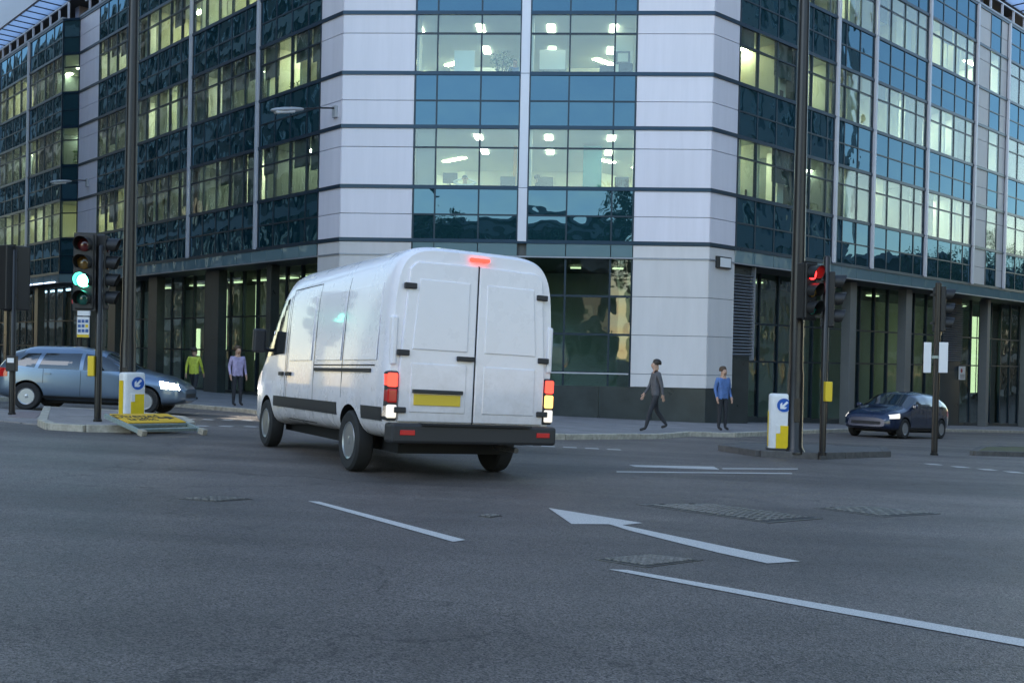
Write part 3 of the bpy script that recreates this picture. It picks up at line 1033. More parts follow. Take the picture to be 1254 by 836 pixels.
def cover(name, corners, label, cells, group='iron covers set in the road'):
    q = [gp(*c) for c in corners]
    c0 = sum(q, Vector()) / 4
    t = thing(name, label, 'manhole cover', c0, group=group)
    def at(a, b):
        return (q[0] * (1 - a) + q[1] * a) * (1 - b) + (q[3] * (1 - a) + q[2] * a) * b
    MB().prism([at(a, b)[:2] for a, b in ((0, 0), (1, 0), (1, 1), (0, 1))], lifted(-0.05), lifted(0.005)).build('frame', 'iron', t)
    mb = MB()
    mb.prism([at(a, b)[:2] for a, b in ((.05, .05), (.95, .05), (.95, .95), (.05, .95))], lifted(0.0), lifted(0.007))
    mb.build('lid', 'iron_dark', t)
    tr = MB()
    for i in range(cells):
        for j in range(cells):
            a, b = .08 + .84 * (i + .5) / cells, .08 + .84 * (j + .5) / cells
            s = .84 / cells * .36
            l = s * 1.25 if (i + j) % 2 else s * .55
            w_ = s * .55 if (i + j) % 2 else s * 1.25
            tr.prism([at(a - l, b - w_)[:2], at(a + l, b - w_)[:2], at(a + l, b + w_)[:2], at(a - l, b + w_)[:2]], lifted(0.006), lifted(0.013))
    o = tr.build('tread', 'iron_worn', t)
    o['kind'] = 'stuff'
    sl = MB()
    for a in (.3, .7):
        sl.prism([at(a - .03, .02)[:2], at(a + .03, .02)[:2], at(a + .03, .05)[:2], at(a - .03, .05)[:2]], lifted(0.006), lifted(0.009))
    sl.build('key_slot', 'gap', t)
    return t
cover('manhole_cover', [(728, 685), (797, 679.5), (861, 686), (790, 695)], 'diamond set iron cover between the turn arrow and the long lane line', 10)
cover('manhole_cover', [(779, 617.5), (870, 616.5), (1008, 635), (942, 640.5)], 'large iron cover behind the shaft of the turn arrow', 12)
cover('manhole_cover', [(997, 622), (1060, 620), (1152, 629), (1082, 633)], 'worn iron cover on the road towards the mossy island', 10)
cover('manhole_cover', [(219, 611), (262, 607.8), (309, 611), (265, 614.5)], 'faint iron cover in the asphalt near the van front wheel', 8)
cover('manhole_cover', [(586, 632), (600, 630), (615, 631.6), (600, 634)], 'tiny iron valve cover ahead of the turn arrow head', 4)

# ------------------------------------------------------------------ lamp posts and wall lamps
def lamp_post(px, py, label, lean=0.0):
    b = gp(px, py, 0.1)
    t = thing('lamp_post', label, 'lamp post', b, group='tall dark lamp posts')
    MB().lathe([(0.17, 0), (0.17, 0.06), (0.145, 0.10), (0.14, 1.35), (0.125, 1.5), (0.105, 5.0), (0.085, 9.0)], b, (lean, 0, 1), 24).build('shaft', 'post_black', t, smooth=True)
    MB().lathe([(0.19, -0.02), (0.19, 0.03), (0.175, 0.05)], b, (0, 0, 1), 24).build('base_flange', 'post_black', t, smooth=True)
    MB().box(b + Vector((0.0, -0.142, 0.75)), (0.11, 0.012, 0.42)).build('access_door', 'post_black', t, bevel=0.004)
    top = b + Vector((0, 0, 9.0))
    MB().tube([top - Vector((0, 0, .05)), top + Vector((0, 0, .5)), top + Vector((.25, -.35, .85)), top + Vector((.7, -1.0, .95))], [0.07, 0.05, 0.04, 0.035], 12).build('arm', 'post_black', t, smooth=True)
    MB().box(top + Vector((.85, -1.25, .95)), (0.3, 0.7, 0.12), Matrix.Rotation(R(32), 3, 'Z')).build('lantern', 'lamp_grey', t, bevel=0.03)
    return t
lamp_post(155.5, 512, 'tall dark tapered lamp post rising behind the keep left bollard')
lamp_post(972, 553.5, 'tall dark tapered lamp post hiding part of the red signal')

def wall_lamp(w, u, z, head_px, label):
    p = w.p(u, 0.012, z)
    t = thing('wall_lamp', label, 'wall lamp', p, group='street lamps fixed to the facade')
    MB().box(p + Vector((*(w.n * 0.06), 0)), (0.22, 0.12, 0.42), w.rot.to_3x3()).build('bracket', 'lamp_grey', t, bevel=0.015)
    d = ray(*head_px)
    dist = p.y - 1.0
    h = Vector((0, 0, CAMZ)) + d * ((dist) / d.y)
    a = p + Vector((*(w.n * 0.1), 0.12))
    MB().tube([a, a.lerp(h, .5) + Vector((0, 0, .03)), h], 0.03, 8).build('arm', 'post_black', t, smooth=True)
    e = (h - a).normalized()
    hd = MB()
    side = e.cross(Vector((0, 0, 1))).normalized()
    up = side.cross(e)
    prof = [(-0.10, .05, .04), (0.0, .09, .06), (0.25, .14, .085), (0.65, .17, .095), (0.95, .15, .08), (1.12, .09, .05), (1.17, .02, .02)]
    P, F = [], []
    for s, wd, ht in prof:
        for k in range(12):
            q = 2 * math.pi * k / 12
            P.append(h + e * s + side * wd * math.cos(q) + up * ht * math.sin(q))
    for i in range(len(prof) - 1):
        for k in range(12):
            F.append((i * 12 + k, i * 12 + (k + 1) % 12, (i + 1) * 12 + (k + 1) % 12, (i + 1) * 12 + k))
    F += [tuple(range(12)), tuple(range(len(P) - 12, len(P)))]
    hd.add(P, F).build('lantern', 'lamp_grey', t, smooth=True)
    c = h + e * .65 - up * .06
    MB().box(c, (0.75, 0.24, 0.12), Matrix((e, side, up)).transposed()).build('lamp_bowl', 'lamp_bowl', t, bevel=0.04)
wall_lamp(WL, 0.35, 9.5, (368, 134), 'grey street lamp on an arm from the pale corner cladding')
wall_lamp(WL, 24.6, 9.7, (85, 222), 'grey street lamp on an arm from the narrow pale strip of the long wing')

# bulkhead sign on the corner pier and small wall notice
t = thing('wall_sign', 'small blank white framed sign high on the corner pier', 'sign', WR.p(0.72, 0.02, 4.35))
wbox('frame', WR, 0.36, 1.22, 0.014, 0.10, 4.17, 4.58, 'sign_black', t, bev=0.006)
wbox('face', WR, 0.54, 1.17, 0.10, 0.112, 4.215, 4.535, 'sign_white', t)
t = thing('wall_notice', 'small pale notice with a red disc on the dark ground floor wall', 'notice', WR.p(24.4, REC + 0.2, 0.5))
wbox('board', WR, 24.0, 24.75, REC + 0.2, REC + 0.24, 0.15, 0.85, 'sign_white', t)
p = WR.p(24.25, REC + 0.245, 0.62)
MB().lathe([(0.11, 0), (0.11, 0.01)], p, (nR.x, nR.y, 0), 20).build('red_disc', 'sign_red', t)
for k in range(3):
    wbox('text_line', WR, 24.1, 24.65, REC + 0.24, REC + 0.246, 0.24 + .08 * k, 0.27 + .08 * k, 'cloth_grey', t)

# railing in front of the far ground floor
rl = thing('railing', 'pale upright bar railing on the pavement by the greenish shop window', 'railing', WR.p(28, 1.6, ground(*WR.p(28, 1.6, 0)[:2])))
for k in range(15):
    u = 25.8 + .42 * k
    g = ground(*WR.p(u, 1.6, 0)[:2]) + .1
    wbox('bar', WR, u - .045, u + .045, 1.56, 1.64, g, g + 1.0, 'lamp_grey', rl)
for zz_ in (0.12, 0.98):
    a = WR.p(25.8, 1.6, 0); b = WR.p(25.8 + .42 * 14, 1.6, 0)
    MB().tube([(a.x, a.y, ground(a.x, a.y) + .1 + zz_), (b.x, b.y, ground(b.x, b.y) + .1 + zz_)], 0.035, 8).build('rail', 'lamp_grey', rl)

# ------------------------------------------------------------------ traffic signals
def signal_head(t, c, yaw, lit=None, aspects=3, board=True):
    """c: centre of the housing, yaw: direction it faces (0 = towards the camera, -Y); parts are added to thing t"""
    M = Matrix.Translation(c) @ Matrix.Rotation(yaw, 4, 'Z')
    H = 0.30 * aspects + 0.06
    hs = MB().box((0, 0.07, 0), (0.31, 0.20, H)).mesh('housing', 'signal_black')
    h = obj('signal_housing', hs, t, M, bevel=0.02)
    _W[h.name] = M
    if board:
        o = obj('backing_board', MB().box((0, 0.0, 0), (0.37, 0.012, H + 0.05)).mesh('board', 'signal_black'), h, M)
    names = ['red', 'amber', 'green', 'green'][:aspects]
    for i, nme in enumerate(names):
        z = H / 2 - 0.03 - 0.15 - 0.30 * i
        on = lit == i
        lm = ('lens_%s_on' % nme) if on else 'lens_%s_off' % nme
        ln = MB().lathe([(0.108, 0), (0.108, 0.02), (0.09, 0.035), (0.05, 0.045), (0.01, 0.048)], (0, -0.03, z), (0, -1, 0), 24)
        obj('lens', ln.mesh('lens', lm, True), h, M)
        v = MB()
        n = 18
        P, F = [], []
        for k in range(n + 1):
            q = R(-40) + R(260) * k / n
            for rr in (0.125, 0.132):
                for yy in (-0.03, -0.24 + 0.05 * (1 - math.sin(q))):
                    P.append((rr * math.cos(q), yy, z + rr * math.sin(q)))
        for k in range(n):
            a = k * 4
            F += [(a, a + 1, a + 5, a + 4), (a + 2, a + 6, a + 7, a + 3), (a + 1, a + 3, a + 7, a + 5), (a, a + 4, a + 6, a + 2)]
        v.add(P, F)
        obj('visor', v.mesh('visor', 'signal_black', True), h, M)
    return h

def pole(t, b, h, r=0.057):
    MB().lathe([(r * 1.25, -0.02), (r * 1.25, 0.04), (r, 0.05), (r, h - 0.03), (r * 0.6, h)], b, (0, 0, 1), 18).build('pole', 'post_black', t, smooth=True)

def zpix(py, b, px):
    """height in the world of a pixel row above a known spot b"""
    d = ray(px, py)
    return CAMZ + d.z / d.y * b.y
def xpix(px, b, py):
    d = ray(px, py)
    return d.x / d.y * b.y

# lit green signal on the island
b = gp(119.5, 516, 0.105)
t = thing('traffic_signal', 'traffic signal showing a bright green light above the kerbed island', 'traffic signal', b, group='traffic signals')
pole(t, b, zpix(300, b, 119) - b.z)
zc = (zpix(296, b, 108) + zpix(371, b, 108)) / 2
signal_head(t, Vector((xpix(107.5, b, 330), b.y - 0.12, zc)), R(3), lit=2, aspects=4)
signal_head(t, Vector((xpix(124, b, 330), b.y + 0.18, zc + 0.02)), R(100), aspects=4, board=False)
for k in (0.35, -0.35):
    MB().box((b.x - .08, b.y, zc + k), (0.3, 0.06, 0.05)).build('bracket', 'signal_black', t)
bx_ = MB().box((xpix(114, b, 448), b.y - 0.02, zpix(448, b, 114)), (0.11, 0.16, 0.34)).build('push_button_box', 'button_yellow', t, bevel=0.012)
MB().box((xpix(114, b, 448), b.y - 0.02, zpix(459, b, 114)), (0.07, 0.1, 0.03)).build('tactile_cone', 'signal_black', t)

# signal seen from behind
b = gp(14.5, 507.5, 0.02)
t = thing('traffic_signal', 'dark traffic signal turned away, on the flush crossing with a black button box', 'traffic signal', b, group='traffic signals')
pole(t, b, zpix(305, b, 15) - b.z)
zc = (zpix(307, b, 12) + zpix(373, b, 12)) / 2
signal_head(t, Vector((xpix(10, b, 340), b.y + 0.05, zc)), R(150), aspects=4)
signal_head(t, Vector((xpix(18, b, 340), b.y + 0.22, zc)), R(215), aspects=4, board=False)
for k in (0.35, -0.35):
    MB().box((b.x - .05, b.y, zc + k), (0.22, 0.06, 0.05)).build('bracket', 'signal_black', t)
MB().box((xpix(17.5, b, 445), b.y - 0.09, zpix(445, b, 17)), (0.19, 0.12, 0.30)).build('push_button_box', 'signal_black', t, bevel=0.012)
MB().box((xpix(17.7, b, 441), b.y - 0.153, zpix(441, b, 17)), (0.13, 0.006, 0.09)).build('sticker', 'sign_white', t)

# red signal beside the tall post
b = gp(1007, 556, 0.105)
t = thing('traffic_signal', 'traffic signal with a glowing red light beside the tall lamp post', 'traffic signal', b, group='traffic signals')
pole(t, b, zpix(313, b, 1007) - b.z)
zc = (zpix(316, b, 990) + zpix(397, b, 990)) / 2
signal_head(t, Vector((xpix(991, b, 355), b.y - 0.05, zc)), R(38), lit=0, aspects=3)
zc2 = (zpix(336, b, 1020) + zpix(397, b, 1020)) / 2
signal_head(t, Vector((xpix(1021, b, 365), b.y + 0.1, zc2)), R(80), aspects=3, board=False)
for k in (0.3, -0.3):
    MB().box((b.x, b.y + .03, zc2 + k), (0.4, 0.06, 0.05)).build('bracket', 'signal_black', t)
MB().box((xpix(1011.5, b, 479), b.y - 0.1, zpix(479, b, 1011)), (0.12, 0.14, 0.34)).build('push_button_box', 'button_yellow', t, bevel=0.012)

# signal with white plates
b = gp(1144, 557, 0.0)
t = thing('traffic_signal', 'traffic signal with two upright white plates on its post', 'traffic signal', b, group='traffic signals')
pole(t, b, zpix(345, b, 1144) - b.z, 0.065)
MB().tube([(xpix(1153, b, 400), b.y + .1, zpix(410, b, 1153)), (xpix(1153.5, b, 350), b.y + .1, zpix(352, b, 1153))], 0.045, 10).build('head_post', 'post_black', t)
zc = (zpix(356, b, 1157) + zpix(401, b, 1157)) / 2
signal_head(t, Vector((xpix(1157, b, 378), b.y + 0.1, zc)), R(80), aspects=3, board=False)
for k in (0.3, -0.3):
    MB().box((xpix(1150, b, 378), b.y + .05, zc + k), (0.32, 0.06, 0.05)).build('bracket', 'signal_black', t)
for x0, x1 in ((1129, 1138.5), (1147.5, 1159)):
    za, zb_ = zpix(456, b, x0), zpix(419, b, x0)
    w_ = xpix(x1, b, 437) - xpix(x0, b, 437)
    MB().box((xpix((x0 + x1) / 2, b, 437), b.y - .08, (za + zb_) / 2), (w_, 0.02, zb_ - za), Matrix.Rotation(R(8), 3, 'Z')).build('white_plate', 'sign_white', t, bevel=0.004)
MB().box((b.x, b.y - .06, zpix(437, b, 1144)), (0.26, 0.04, 0.06)).build('plate_bracket', 'galvanised', t)

# ------------------------------------------------------------------ bollards and fallen sign
def bollard(px, py, label, h=0.86, yaw=0.0):
    b = gp(px, py, 0.105)
    M = Matrix.Translation(b) @ Matrix.Rotation(yaw, 4, 'Z')
    t = thing('keep_left_bollard', label, 'bollard', b, M=M, group='white keep left bollards')
    P = []
    w, d = 0.215, 0.14
    pts = []
    for k in range(28):
        q = 2 * math.pi * k / 28
        c, s = math.cos(q), math.sin(q)
        pts.append((w * math.copysign(abs(c) ** 0.45, c), d * math.copysign(abs(s) ** 0.45, s)))
    mb = MB()
    prof = [(0.0, 1.0), (0.02, 1.0), (h - 0.06, 0.985), (h - 0.025, 0.96), (h - 0.006, 0.88), (h, 0.7)]
    P = [(x * k, y * k, z) for z, k in prof for x, y in pts]
    n = 28
    F = [(i * n + k, i * n + (k + 1) % n, (i + 1) * n + (k + 1) % n, (i + 1) * n + k) for i in range(len(prof) - 1) for k in range(n)]
    F += [tuple(range(n)), tuple(range(len(P) - n, len(P)))]
    mb.add(P, F).build('shell', 'bollard_white', t, smooth=True, local=True)
    MB().box((0, 0, 0.03), (0.48, 0.34, 0.06)).build('base', 'plastic_black', t, local=True, bevel=0.01)
    zc_ = h - 0.20
    ds = MB().lathe([(0.128, 0), (0.128, 0.008)], (0.045, -0.139, zc_), (0, -1, 0), 32).build('sign_disc', 'sign_blue', t, local=True)
    rg = MB()
    P, F = [], []
    for k in range(32):
        q = 2 * math.pi * k / 32
        for rr in (0.120, 0.128):
            for yy in (-0.147, -0.150):
                P.append((0.045 + rr * math.cos(q), yy, zc_ + rr * math.sin(q)))
    for k in range(32):
        a, c = k * 4, ((k + 1) % 32) * 4
        F += [(a + 1, a + 3, c + 3, c + 1), (a + 2, c + 2, c + 3, a + 3), (a, a + 1, c + 1, c)]
    rg.add(P, F).build('sign_rim', 'sign_white', ds, local=True)
    # arrow pointing down and to the left
    arw = [(-0.02, 0.085), (0.02, 0.085), (0.02, -0.02), (0.06, 0.015), (0.06, -0.035), (0.0, -0.09), (-0.06, -0.035), (-0.06, 0.015), (-0.02, -0.02)]
    q = R(-45)
    P = []
    for yy in (-0.1475, -0.151):
        for x, z in arw:
            P.append((0.045 + x * math.cos(q) - z * math.sin(q) * -1 * -1, yy, zc_ + x * math.sin(q) + z * math.cos(q)))
    n = len(arw)
    MB().add(P, [tuple(range(n)), tuple(range(n, 2 * n))] + [(i, (i + 1) % n, (i + 1) % n + n, i + n) for i in range(n)]).build('arrow', 'sign_white', ds, local=True)
    MB().box((0.045, -0.142, 0.26), (0.25, 0.012, 0.40)).build('reflector_panel', 'bollard_yellow', t, local=True, bevel=0.003)
    MB().box((-0.045, -0.146, 0.395), (0.07, 0.012, 0.145)).build('white_panel', 'bollard_white', t, local=True, bevel=0.003)
    MB().box((-0.215, -0.02, 0.40), (0.012, 0.15, 0.62)).build('reflector_panel', 'bollard_yellow', t, local=True, bevel=0.003)
    return t
bollard(161, 512.5, 'white keep left bollard with yellow panels behind the fallen yellow sign', yaw=R(46))
bollard(955, 552, 'keep left bollard with blue arrow disc on the dark island beside the lamp post', h=1.02, yaw=R(-12))

q3, q2 = gp(162, 531.5, 0.03), gp(236, 530.5, 0.03)
def deeper(px, py, dist):
    d = ray(px, py)
    return Vector((0, 0, CAMZ)) + d * (dist / d.y)
q = [deeper(143, 509.5, q3.y + 0.86), deeper(211, 509.0, q2.y + 0.86), q2, q3]
t = thing('fallen_road_sign', 'yellow diverted traffic sign lying on its metal frame against the island kerb', 'road sign', gp(188, 528))
ex = (q[1] - q[0]).normalized()
ey = ((q[3] + q[2]) - (q[0] + q[1])).normalized()
ey = (ey - ex * ey.dot(ex)).normalized()
ez = ey.cross(ex)
ez = -ez if ez.z < 0 else ez
ey = ez.cross(ex)                      # right-handed: x along the board, y up the board (away from the camera), z out of it
MS = Matrix((ex, ey, ez)).transposed().to_4x4()
Wd = (q[1] - q[0]).length
Dp = 0.5 * ((q[3] - q[0]).length + (q[2] - q[1]).length)
MS.translation = (q[0] + q[1] + q[2] + q[3]) / 4 + Vector((0, 0, 0.02))
Wd, Dp = 1.12, 0.82
def sg(name, c, s, m, par, bev=0.004):
    return obj(name, MB().box(c, s).mesh(name, m), par, MS, bevel=bev)
for sx in (-1, 1):
    sg('frame_leg', (sx * (Wd / 2 + 0.02), 0, 0.0), (0.05, Dp + 0.1, 0.07), 'galvanised', t)
for yy in (Dp / 2 - 0.02, -Dp / 2 + 0.06, -Dp * 0.12):
    sg('frame_rail', (0, yy, 0.0), (Wd - 0.03, 0.05, 0.05), 'galvanised', t)
sg('frame_foot', (Wd / 2 + 0.02, -Dp / 2 - 0.08, 0), (0.09, 0.12, 0.09), 'wood_worn', t)
sg('frame_foot', (-Wd / 2 - 0.02, -Dp / 2 - 0.08, 0), (0.09, 0.12, 0.09), 'wood_worn', t)
bd = sg('sign_board', (0, Dp * 0.19, 0.04), (Wd - 0.02, Dp * 0.60, 0.02), 'sign_yellow', t)
for body, yy in (('Diverted', 0.29), ('traffic', 0.10)):
    me = text_mesh(body, 0.235, 'sign_black', 0.002)
    obj('lettering', me, bd, MS @ Matrix.Translation((-0.17, Dp * yy, 0.0515)))
arw = [(0.16, 0.03), (0.34, 0.03), (0.34, 0.09), (0.50, 0.0), (0.34, -0.09), (0.34, -0.03), (0.16, -0.03)]
n = len(arw)
am = MB().add([(x, Dp * 0.18 + y, z) for z in (0.0505, 0.0535) for x, y in arw],
              [tuple(range(n)), tuple(range(n, 2 * n))] + [(i, (i + 1) % n, (i + 1) % n + n, i + n) for i in range(n)])
obj('arrow', am.mesh('arrow', 'sign_black'), bd, MS)

# bus stop pole with flag and timetable on the far pavement
b = gp(96, 492, 0.11)
b = Vector((b.x, b.y, b.z))
t = thing('bus_stop', 'bus stop post with a pale flag and yellow footed route panel behind the green signal', 'bus stop', b)
pole(t, b, zpix(370, b, 96) - b.z, 0.075)
MB().lathe([(0.13, 0), (0.13, 0.04)], (xpix(95.5, b, 369), b.y - .05, zpix(369, b, 95)), (0, -1, 0), 20).build('roundel', 'sign_red', t)
def panel(name, x0, y0, x1, y1, m, par, dy=-0.1, th=0.05):
    xa, xb, za, zb_ = xpix(x0, b, y0), xpix(x1, b, y0), zpix(y1, b, x0), zpix(y0, b, x0)
    return MB().box(((xa + xb) / 2, b.y + dy, (za + zb_) / 2), (xb - xa, th, zb_ - za)).build(name, m, par)
panel('flag', 97.5, 373, 112.5, 386.5, 'sign_white', t)
rp = panel('route_panel', 97, 388, 111.5, 413, 'sign_white', t)
panel('panel_foot', 97.2, 409.5, 111.3, 412.8, 'bollard_yellow', rp, -0.13, 0.02)
for i in range(3):
    for j in range(3):
        panel('route_tile', 98.2 + 4.5 * i, 391.5 + 5.8 * j, 101.6 + 4.5 * i, 395.2 + 5.8 * j, 'bollard_yellow' if (i, j) == (2, 1) else 'cloth_blue', rp, -0.13, 0.012)

# ------------------------------------------------------------------ vehicles
class Shell:
    """body surface lofted along x (rear = 0, front = length); y to the left, z up"""
    def __init__(s, ctl, n_lo, n_hi, belt, tum, smooth=0.10):
        c = np.array(ctl, float)
        X = np.linspace(c[0, 0], c[-1, 0], 600)
        dx = X[1] - X[0]
        k = max(1, int(smooth / dx / 2))
        s.X = X
        s.c = []
        for j in range(1, c.shape[1]):
            y = np.interp(X, c[:, 0], c[:, j])
            yp = np.pad(y, k, mode='reflect', reflect_type='odd')
            y = np.convolve(yp, np.ones(2 * k + 1) / (2 * k + 1), 'valid')
            s.c.append(y)
        s.n_lo, s.n_hi, s.belt, s.tum = n_lo, n_hi, belt, tum
    def at(s, x):
        return [float(np.interp(x, s.X, y)) for y in s.c]
    def squeeze(s, z):
        return 1 - s.tum * max(0.0, z - s.belt) ** 1.25
    def pt(s, x, th):
        hw, zb, zt = s.at(x)
        zc, h = (zb + zt) / 2, (zt - zb) / 2
        c, q = math.cos(th), math.sin(th)
        n = s.n_hi if q > 0 else s.n_lo
        y = hw * math.copysign(abs(c) ** (2 / n), c)
        z = zc + h * math.copysign(abs(q) ** (2 / n), q)
        return Vector((x, y * s.squeeze(z), z))
    def side(s, x, z, off=0.0, sgn=1):
        hw, zb, zt = s.at(x)
        zc, h = (zb + zt) / 2, (zt - zb) / 2
        n = s.n_hi if z > zc else s.n_lo
        k = min(1.0, abs(z - zc) / h)
        y = hw * (1 - k ** n) ** (1 / n) * s.squeeze(z)
        return Vector((x, sgn * (y + off), z))
    def body(s, xs_, ring=72):
        P, F = [], []
        for x in xs_:
            P += [s.pt(x, 2 * math.pi * (k + .5) / ring) for k in range(ring)]
        for i in range(len(xs_) - 1):
            for k in range(ring):
                F.append((i * ring + k, i * ring + (k + 1) % ring, (i + 1) * ring + (k + 1) % ring, (i + 1) * ring + k))
        F += [tuple(range(ring)), tuple(range(len(P) - ring, len(P)))]
        return MB().add(P, F)
    def patch(s, quad, off=0.004, sgn=1, nu=10, nv=8, th=0.006):
        """quad of (x, z) corners laid on the side of the body, as a thin shell"""
        P, F = [], []
        (ax, az), (bx, bz), (cx, cz), (dx, dz) = quad
        for lay in (off, off - th):
            for j in range(nv + 1):
                for i in range(nu + 1):
                    a, b_ = i / nu, j / nv
                    x = (ax * (1 - a) + bx * a) * (1 - b_) + (dx * (1 - a) + cx * a) * b_
                    z = (az * (1 - a) + bz * a) * (1 - b_) + (dz * (1 - a) + cz * a) * b_
                    P.append(s.side(x, z, lay, sgn))
        N = (nu + 1) * (nv + 1)
        for j in range(nv):
            for i in range(nu):
                a = j * (nu + 1) + i
                F.append((a, a + 1, a + nu + 2, a + nu + 1))
                F.append((N + a, N + a + nu + 1, N + a + nu + 2, N + a + 1))
        e = [j * (nu + 1) for j in range(nv + 1)], [j * (nu + 1) + nu for j in range(nv + 1)], list(range(nu + 1)), [nv * (nu + 1) + i for i in range(nu + 1)]
        for ed in e:
            for a, b_ in zip(ed[:-1], ed[1:]):
                F.append((a, b_, N + b_, N + a))
        return MB().add(P, F)
    def top_patch(s, x0, x1, t0, t1, off=0.005, nu=10, nv=16):
        P, F = [], []
        for j in range(nv + 1):
            for i in range(nu + 1):
                x = x0 + (x1 - x0) * i / nu
                th = t0 + (t1 - t0) * j / nv
                p = s.pt(x, th)
                a = s.pt(x + .01, th) - s.pt(x - .01, th)
                b_ = s.pt(x, th + .01) - s.pt(x, th - .01)
                nn = a.cross(b_)
                if nn.length > 1e-9:
                    nn.normalize()
                    if nn.z < 0:
                        nn = -nn
                P.append(p + nn * off)
        for j in range(nv):
            for i in range(nu):
                a = j * (nu + 1) + i
                F.append((a, a + 1, a + nu + 2, a + nu + 1))
        return MB().add(P, F)

def cut_wheel_arches(me, wheels, rad, half_w):
    """boolean the wheel openings out of the body mesh"""
    a = bpy.data.objects.new('tmp_a', me); col.objects.link(a)
    tmp = [a]
    for i, (x, z) in enumerate(wheels):
        for sgn in (-1, 1):
            m = MB().lathe([(rad, 0), (rad, 0.36)], (x, sgn * (half_w - 0.28), z), (0, sgn, 0), 40).mesh('cut', 'gap')
            c = bpy.data.objects.new('tmp_c', m); col.objects.link(c); tmp.append(c)
            md = a.modifiers.new('cut%d%d' % (i, sgn), 'BOOLEAN')
            md.operation = 'DIFFERENCE'; md.solver = 'EXACT'; md.object = c
            try:
                md.material_mode = 'TRANSFER'
            except Exception:
                pass
    dg = bpy.context.evaluated_depsgraph_get()
    out = bpy.data.meshes.new_from_object(a.evaluated_get(dg))
    for o in tmp:
        bpy.data.objects.remove(o)
    out.polygons.foreach_set('use_smooth', [True] * len(out.polygons))
    try:
        out.set_sharp_from_angle(angle=R(35))
    except Exception:
        pass
    return out

def wheel(t, x, y, r, sgn, spokes, wd=0.2):
    w = MB()
    prof = [(r * .58, wd * .20), (r * .63, wd * .46), (r * .9, wd * .5), (r * .985, wd * .38), (r, wd * .2), (r, -wd * .2), (r * .985, -wd * .38), (r * .9, -wd * .5), (r * .62, -wd * .48), (r * .3, -wd * .3)]
    ty = w.lathe(prof, (x, y, r), (0, sgn, 0), 36).build('wheel', 'rubber', t, smooth=True, local=True)
    rm = MB().lathe([(r * .63, wd * .40), (r * .60, wd * .46), (r * .54, wd * .40), (r * .40, wd * .28), (r * .2, wd * .34), (r * .12, wd * .42), (r * .05, wd * .43)], (x, y, r), (0, sgn, 0), 28)
    rm.build('rim', 'steel_rim', ty, smooth=True, local=True)
    hs = MB()
    for k in range(spokes):
        q = 2 * math.pi * k / spokes
        hs.lathe([(r * .075, wd * .30), (r * .075, wd * .365)], (x + math.cos(q) * r * .40, y, r + math.sin(q) * r * .40), (0, sgn, 0), 8)
    hs.build('rim_holes', 'gap', ty, local=True)
    return ty

def vehicle_matrix(pos, heading):
    n = Vector((0.0256, 0.035, 1)).normalized()
    f = Vector((heading[0], heading[1], 0)).normalized()
    f = (f - n * f.dot(n)).normalized()
    l = n.cross(f)
    M = Matrix((f, l, n)).transposed().to_4x4()
    M.translation = Vector((pos[0], pos[1], ground(pos[0], pos[1]) + 0.003))
    return M

def yz_prism(poly, x0, x1):
    n = len(poly)
    P = [(x0, y, z) for y, z in poly] + [(x1, y, z) for y, z in poly]
    return MB().add(P, [tuple(range(n)), tuple(range(n, 2 * n))] + [(i, (i + 1) % n, (i + 1) % n + n, i + n) for i in range(n)])

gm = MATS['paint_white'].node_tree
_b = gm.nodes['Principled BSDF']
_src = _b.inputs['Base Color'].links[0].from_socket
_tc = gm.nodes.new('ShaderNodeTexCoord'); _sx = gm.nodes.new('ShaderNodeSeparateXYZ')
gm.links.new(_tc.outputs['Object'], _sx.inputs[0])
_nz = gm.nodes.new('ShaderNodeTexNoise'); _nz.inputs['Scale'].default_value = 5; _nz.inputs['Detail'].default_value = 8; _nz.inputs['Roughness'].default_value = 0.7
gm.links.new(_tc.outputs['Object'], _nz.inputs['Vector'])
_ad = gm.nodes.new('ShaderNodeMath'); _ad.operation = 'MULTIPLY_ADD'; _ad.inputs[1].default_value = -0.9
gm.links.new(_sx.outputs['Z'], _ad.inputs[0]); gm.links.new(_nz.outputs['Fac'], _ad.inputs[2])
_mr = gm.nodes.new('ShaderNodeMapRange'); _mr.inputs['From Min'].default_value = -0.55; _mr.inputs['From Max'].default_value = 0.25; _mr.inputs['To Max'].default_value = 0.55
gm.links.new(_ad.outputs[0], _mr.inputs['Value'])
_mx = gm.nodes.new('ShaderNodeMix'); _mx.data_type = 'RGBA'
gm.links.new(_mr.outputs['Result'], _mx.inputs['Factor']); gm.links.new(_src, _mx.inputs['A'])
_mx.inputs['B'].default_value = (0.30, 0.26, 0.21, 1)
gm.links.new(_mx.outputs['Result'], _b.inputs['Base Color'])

# ---- the white van
PHI = R(28)
hd = (-math.sin(PHI), math.cos(PHI))
VM = vehicle_matrix((-0.43, 10.34), hd)
van = thing('van', 'white panel van turning away with its tail lights glowing', 'van', (0, 0, 0), M=VM)
vs_ = Shell([(0, .935, .44, 2.37), (.03, .955, .42, 2.405), (.10, .975, .40, 2.42), (3.7, .975, .38, 2.45), (4.05, .972, .36, 2.42), (4.30, .968, .34, 2.27),
             (5.0, .95, .31, 1.45), (5.14, .94, .30, 1.33), (5.6, .89, .30, 1.10), (5.82, .80, .31, .95), (5.9, .70, .36, .80)], 9, 6.0, 1.15, 0.055, 0.12)
xs_ = [0, .012, .03, .06, .10, .16] + list(np.linspace(.3, 3.7, 18)) + list(np.linspace(3.8, 5.9, 32))
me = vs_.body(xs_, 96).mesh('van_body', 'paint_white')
me = cut_wheel_arches(me, [(1.12, .33), (4.78, .33)], .405, .975)
obj('body', me, van, local=True)
L_ = dict(local=True)
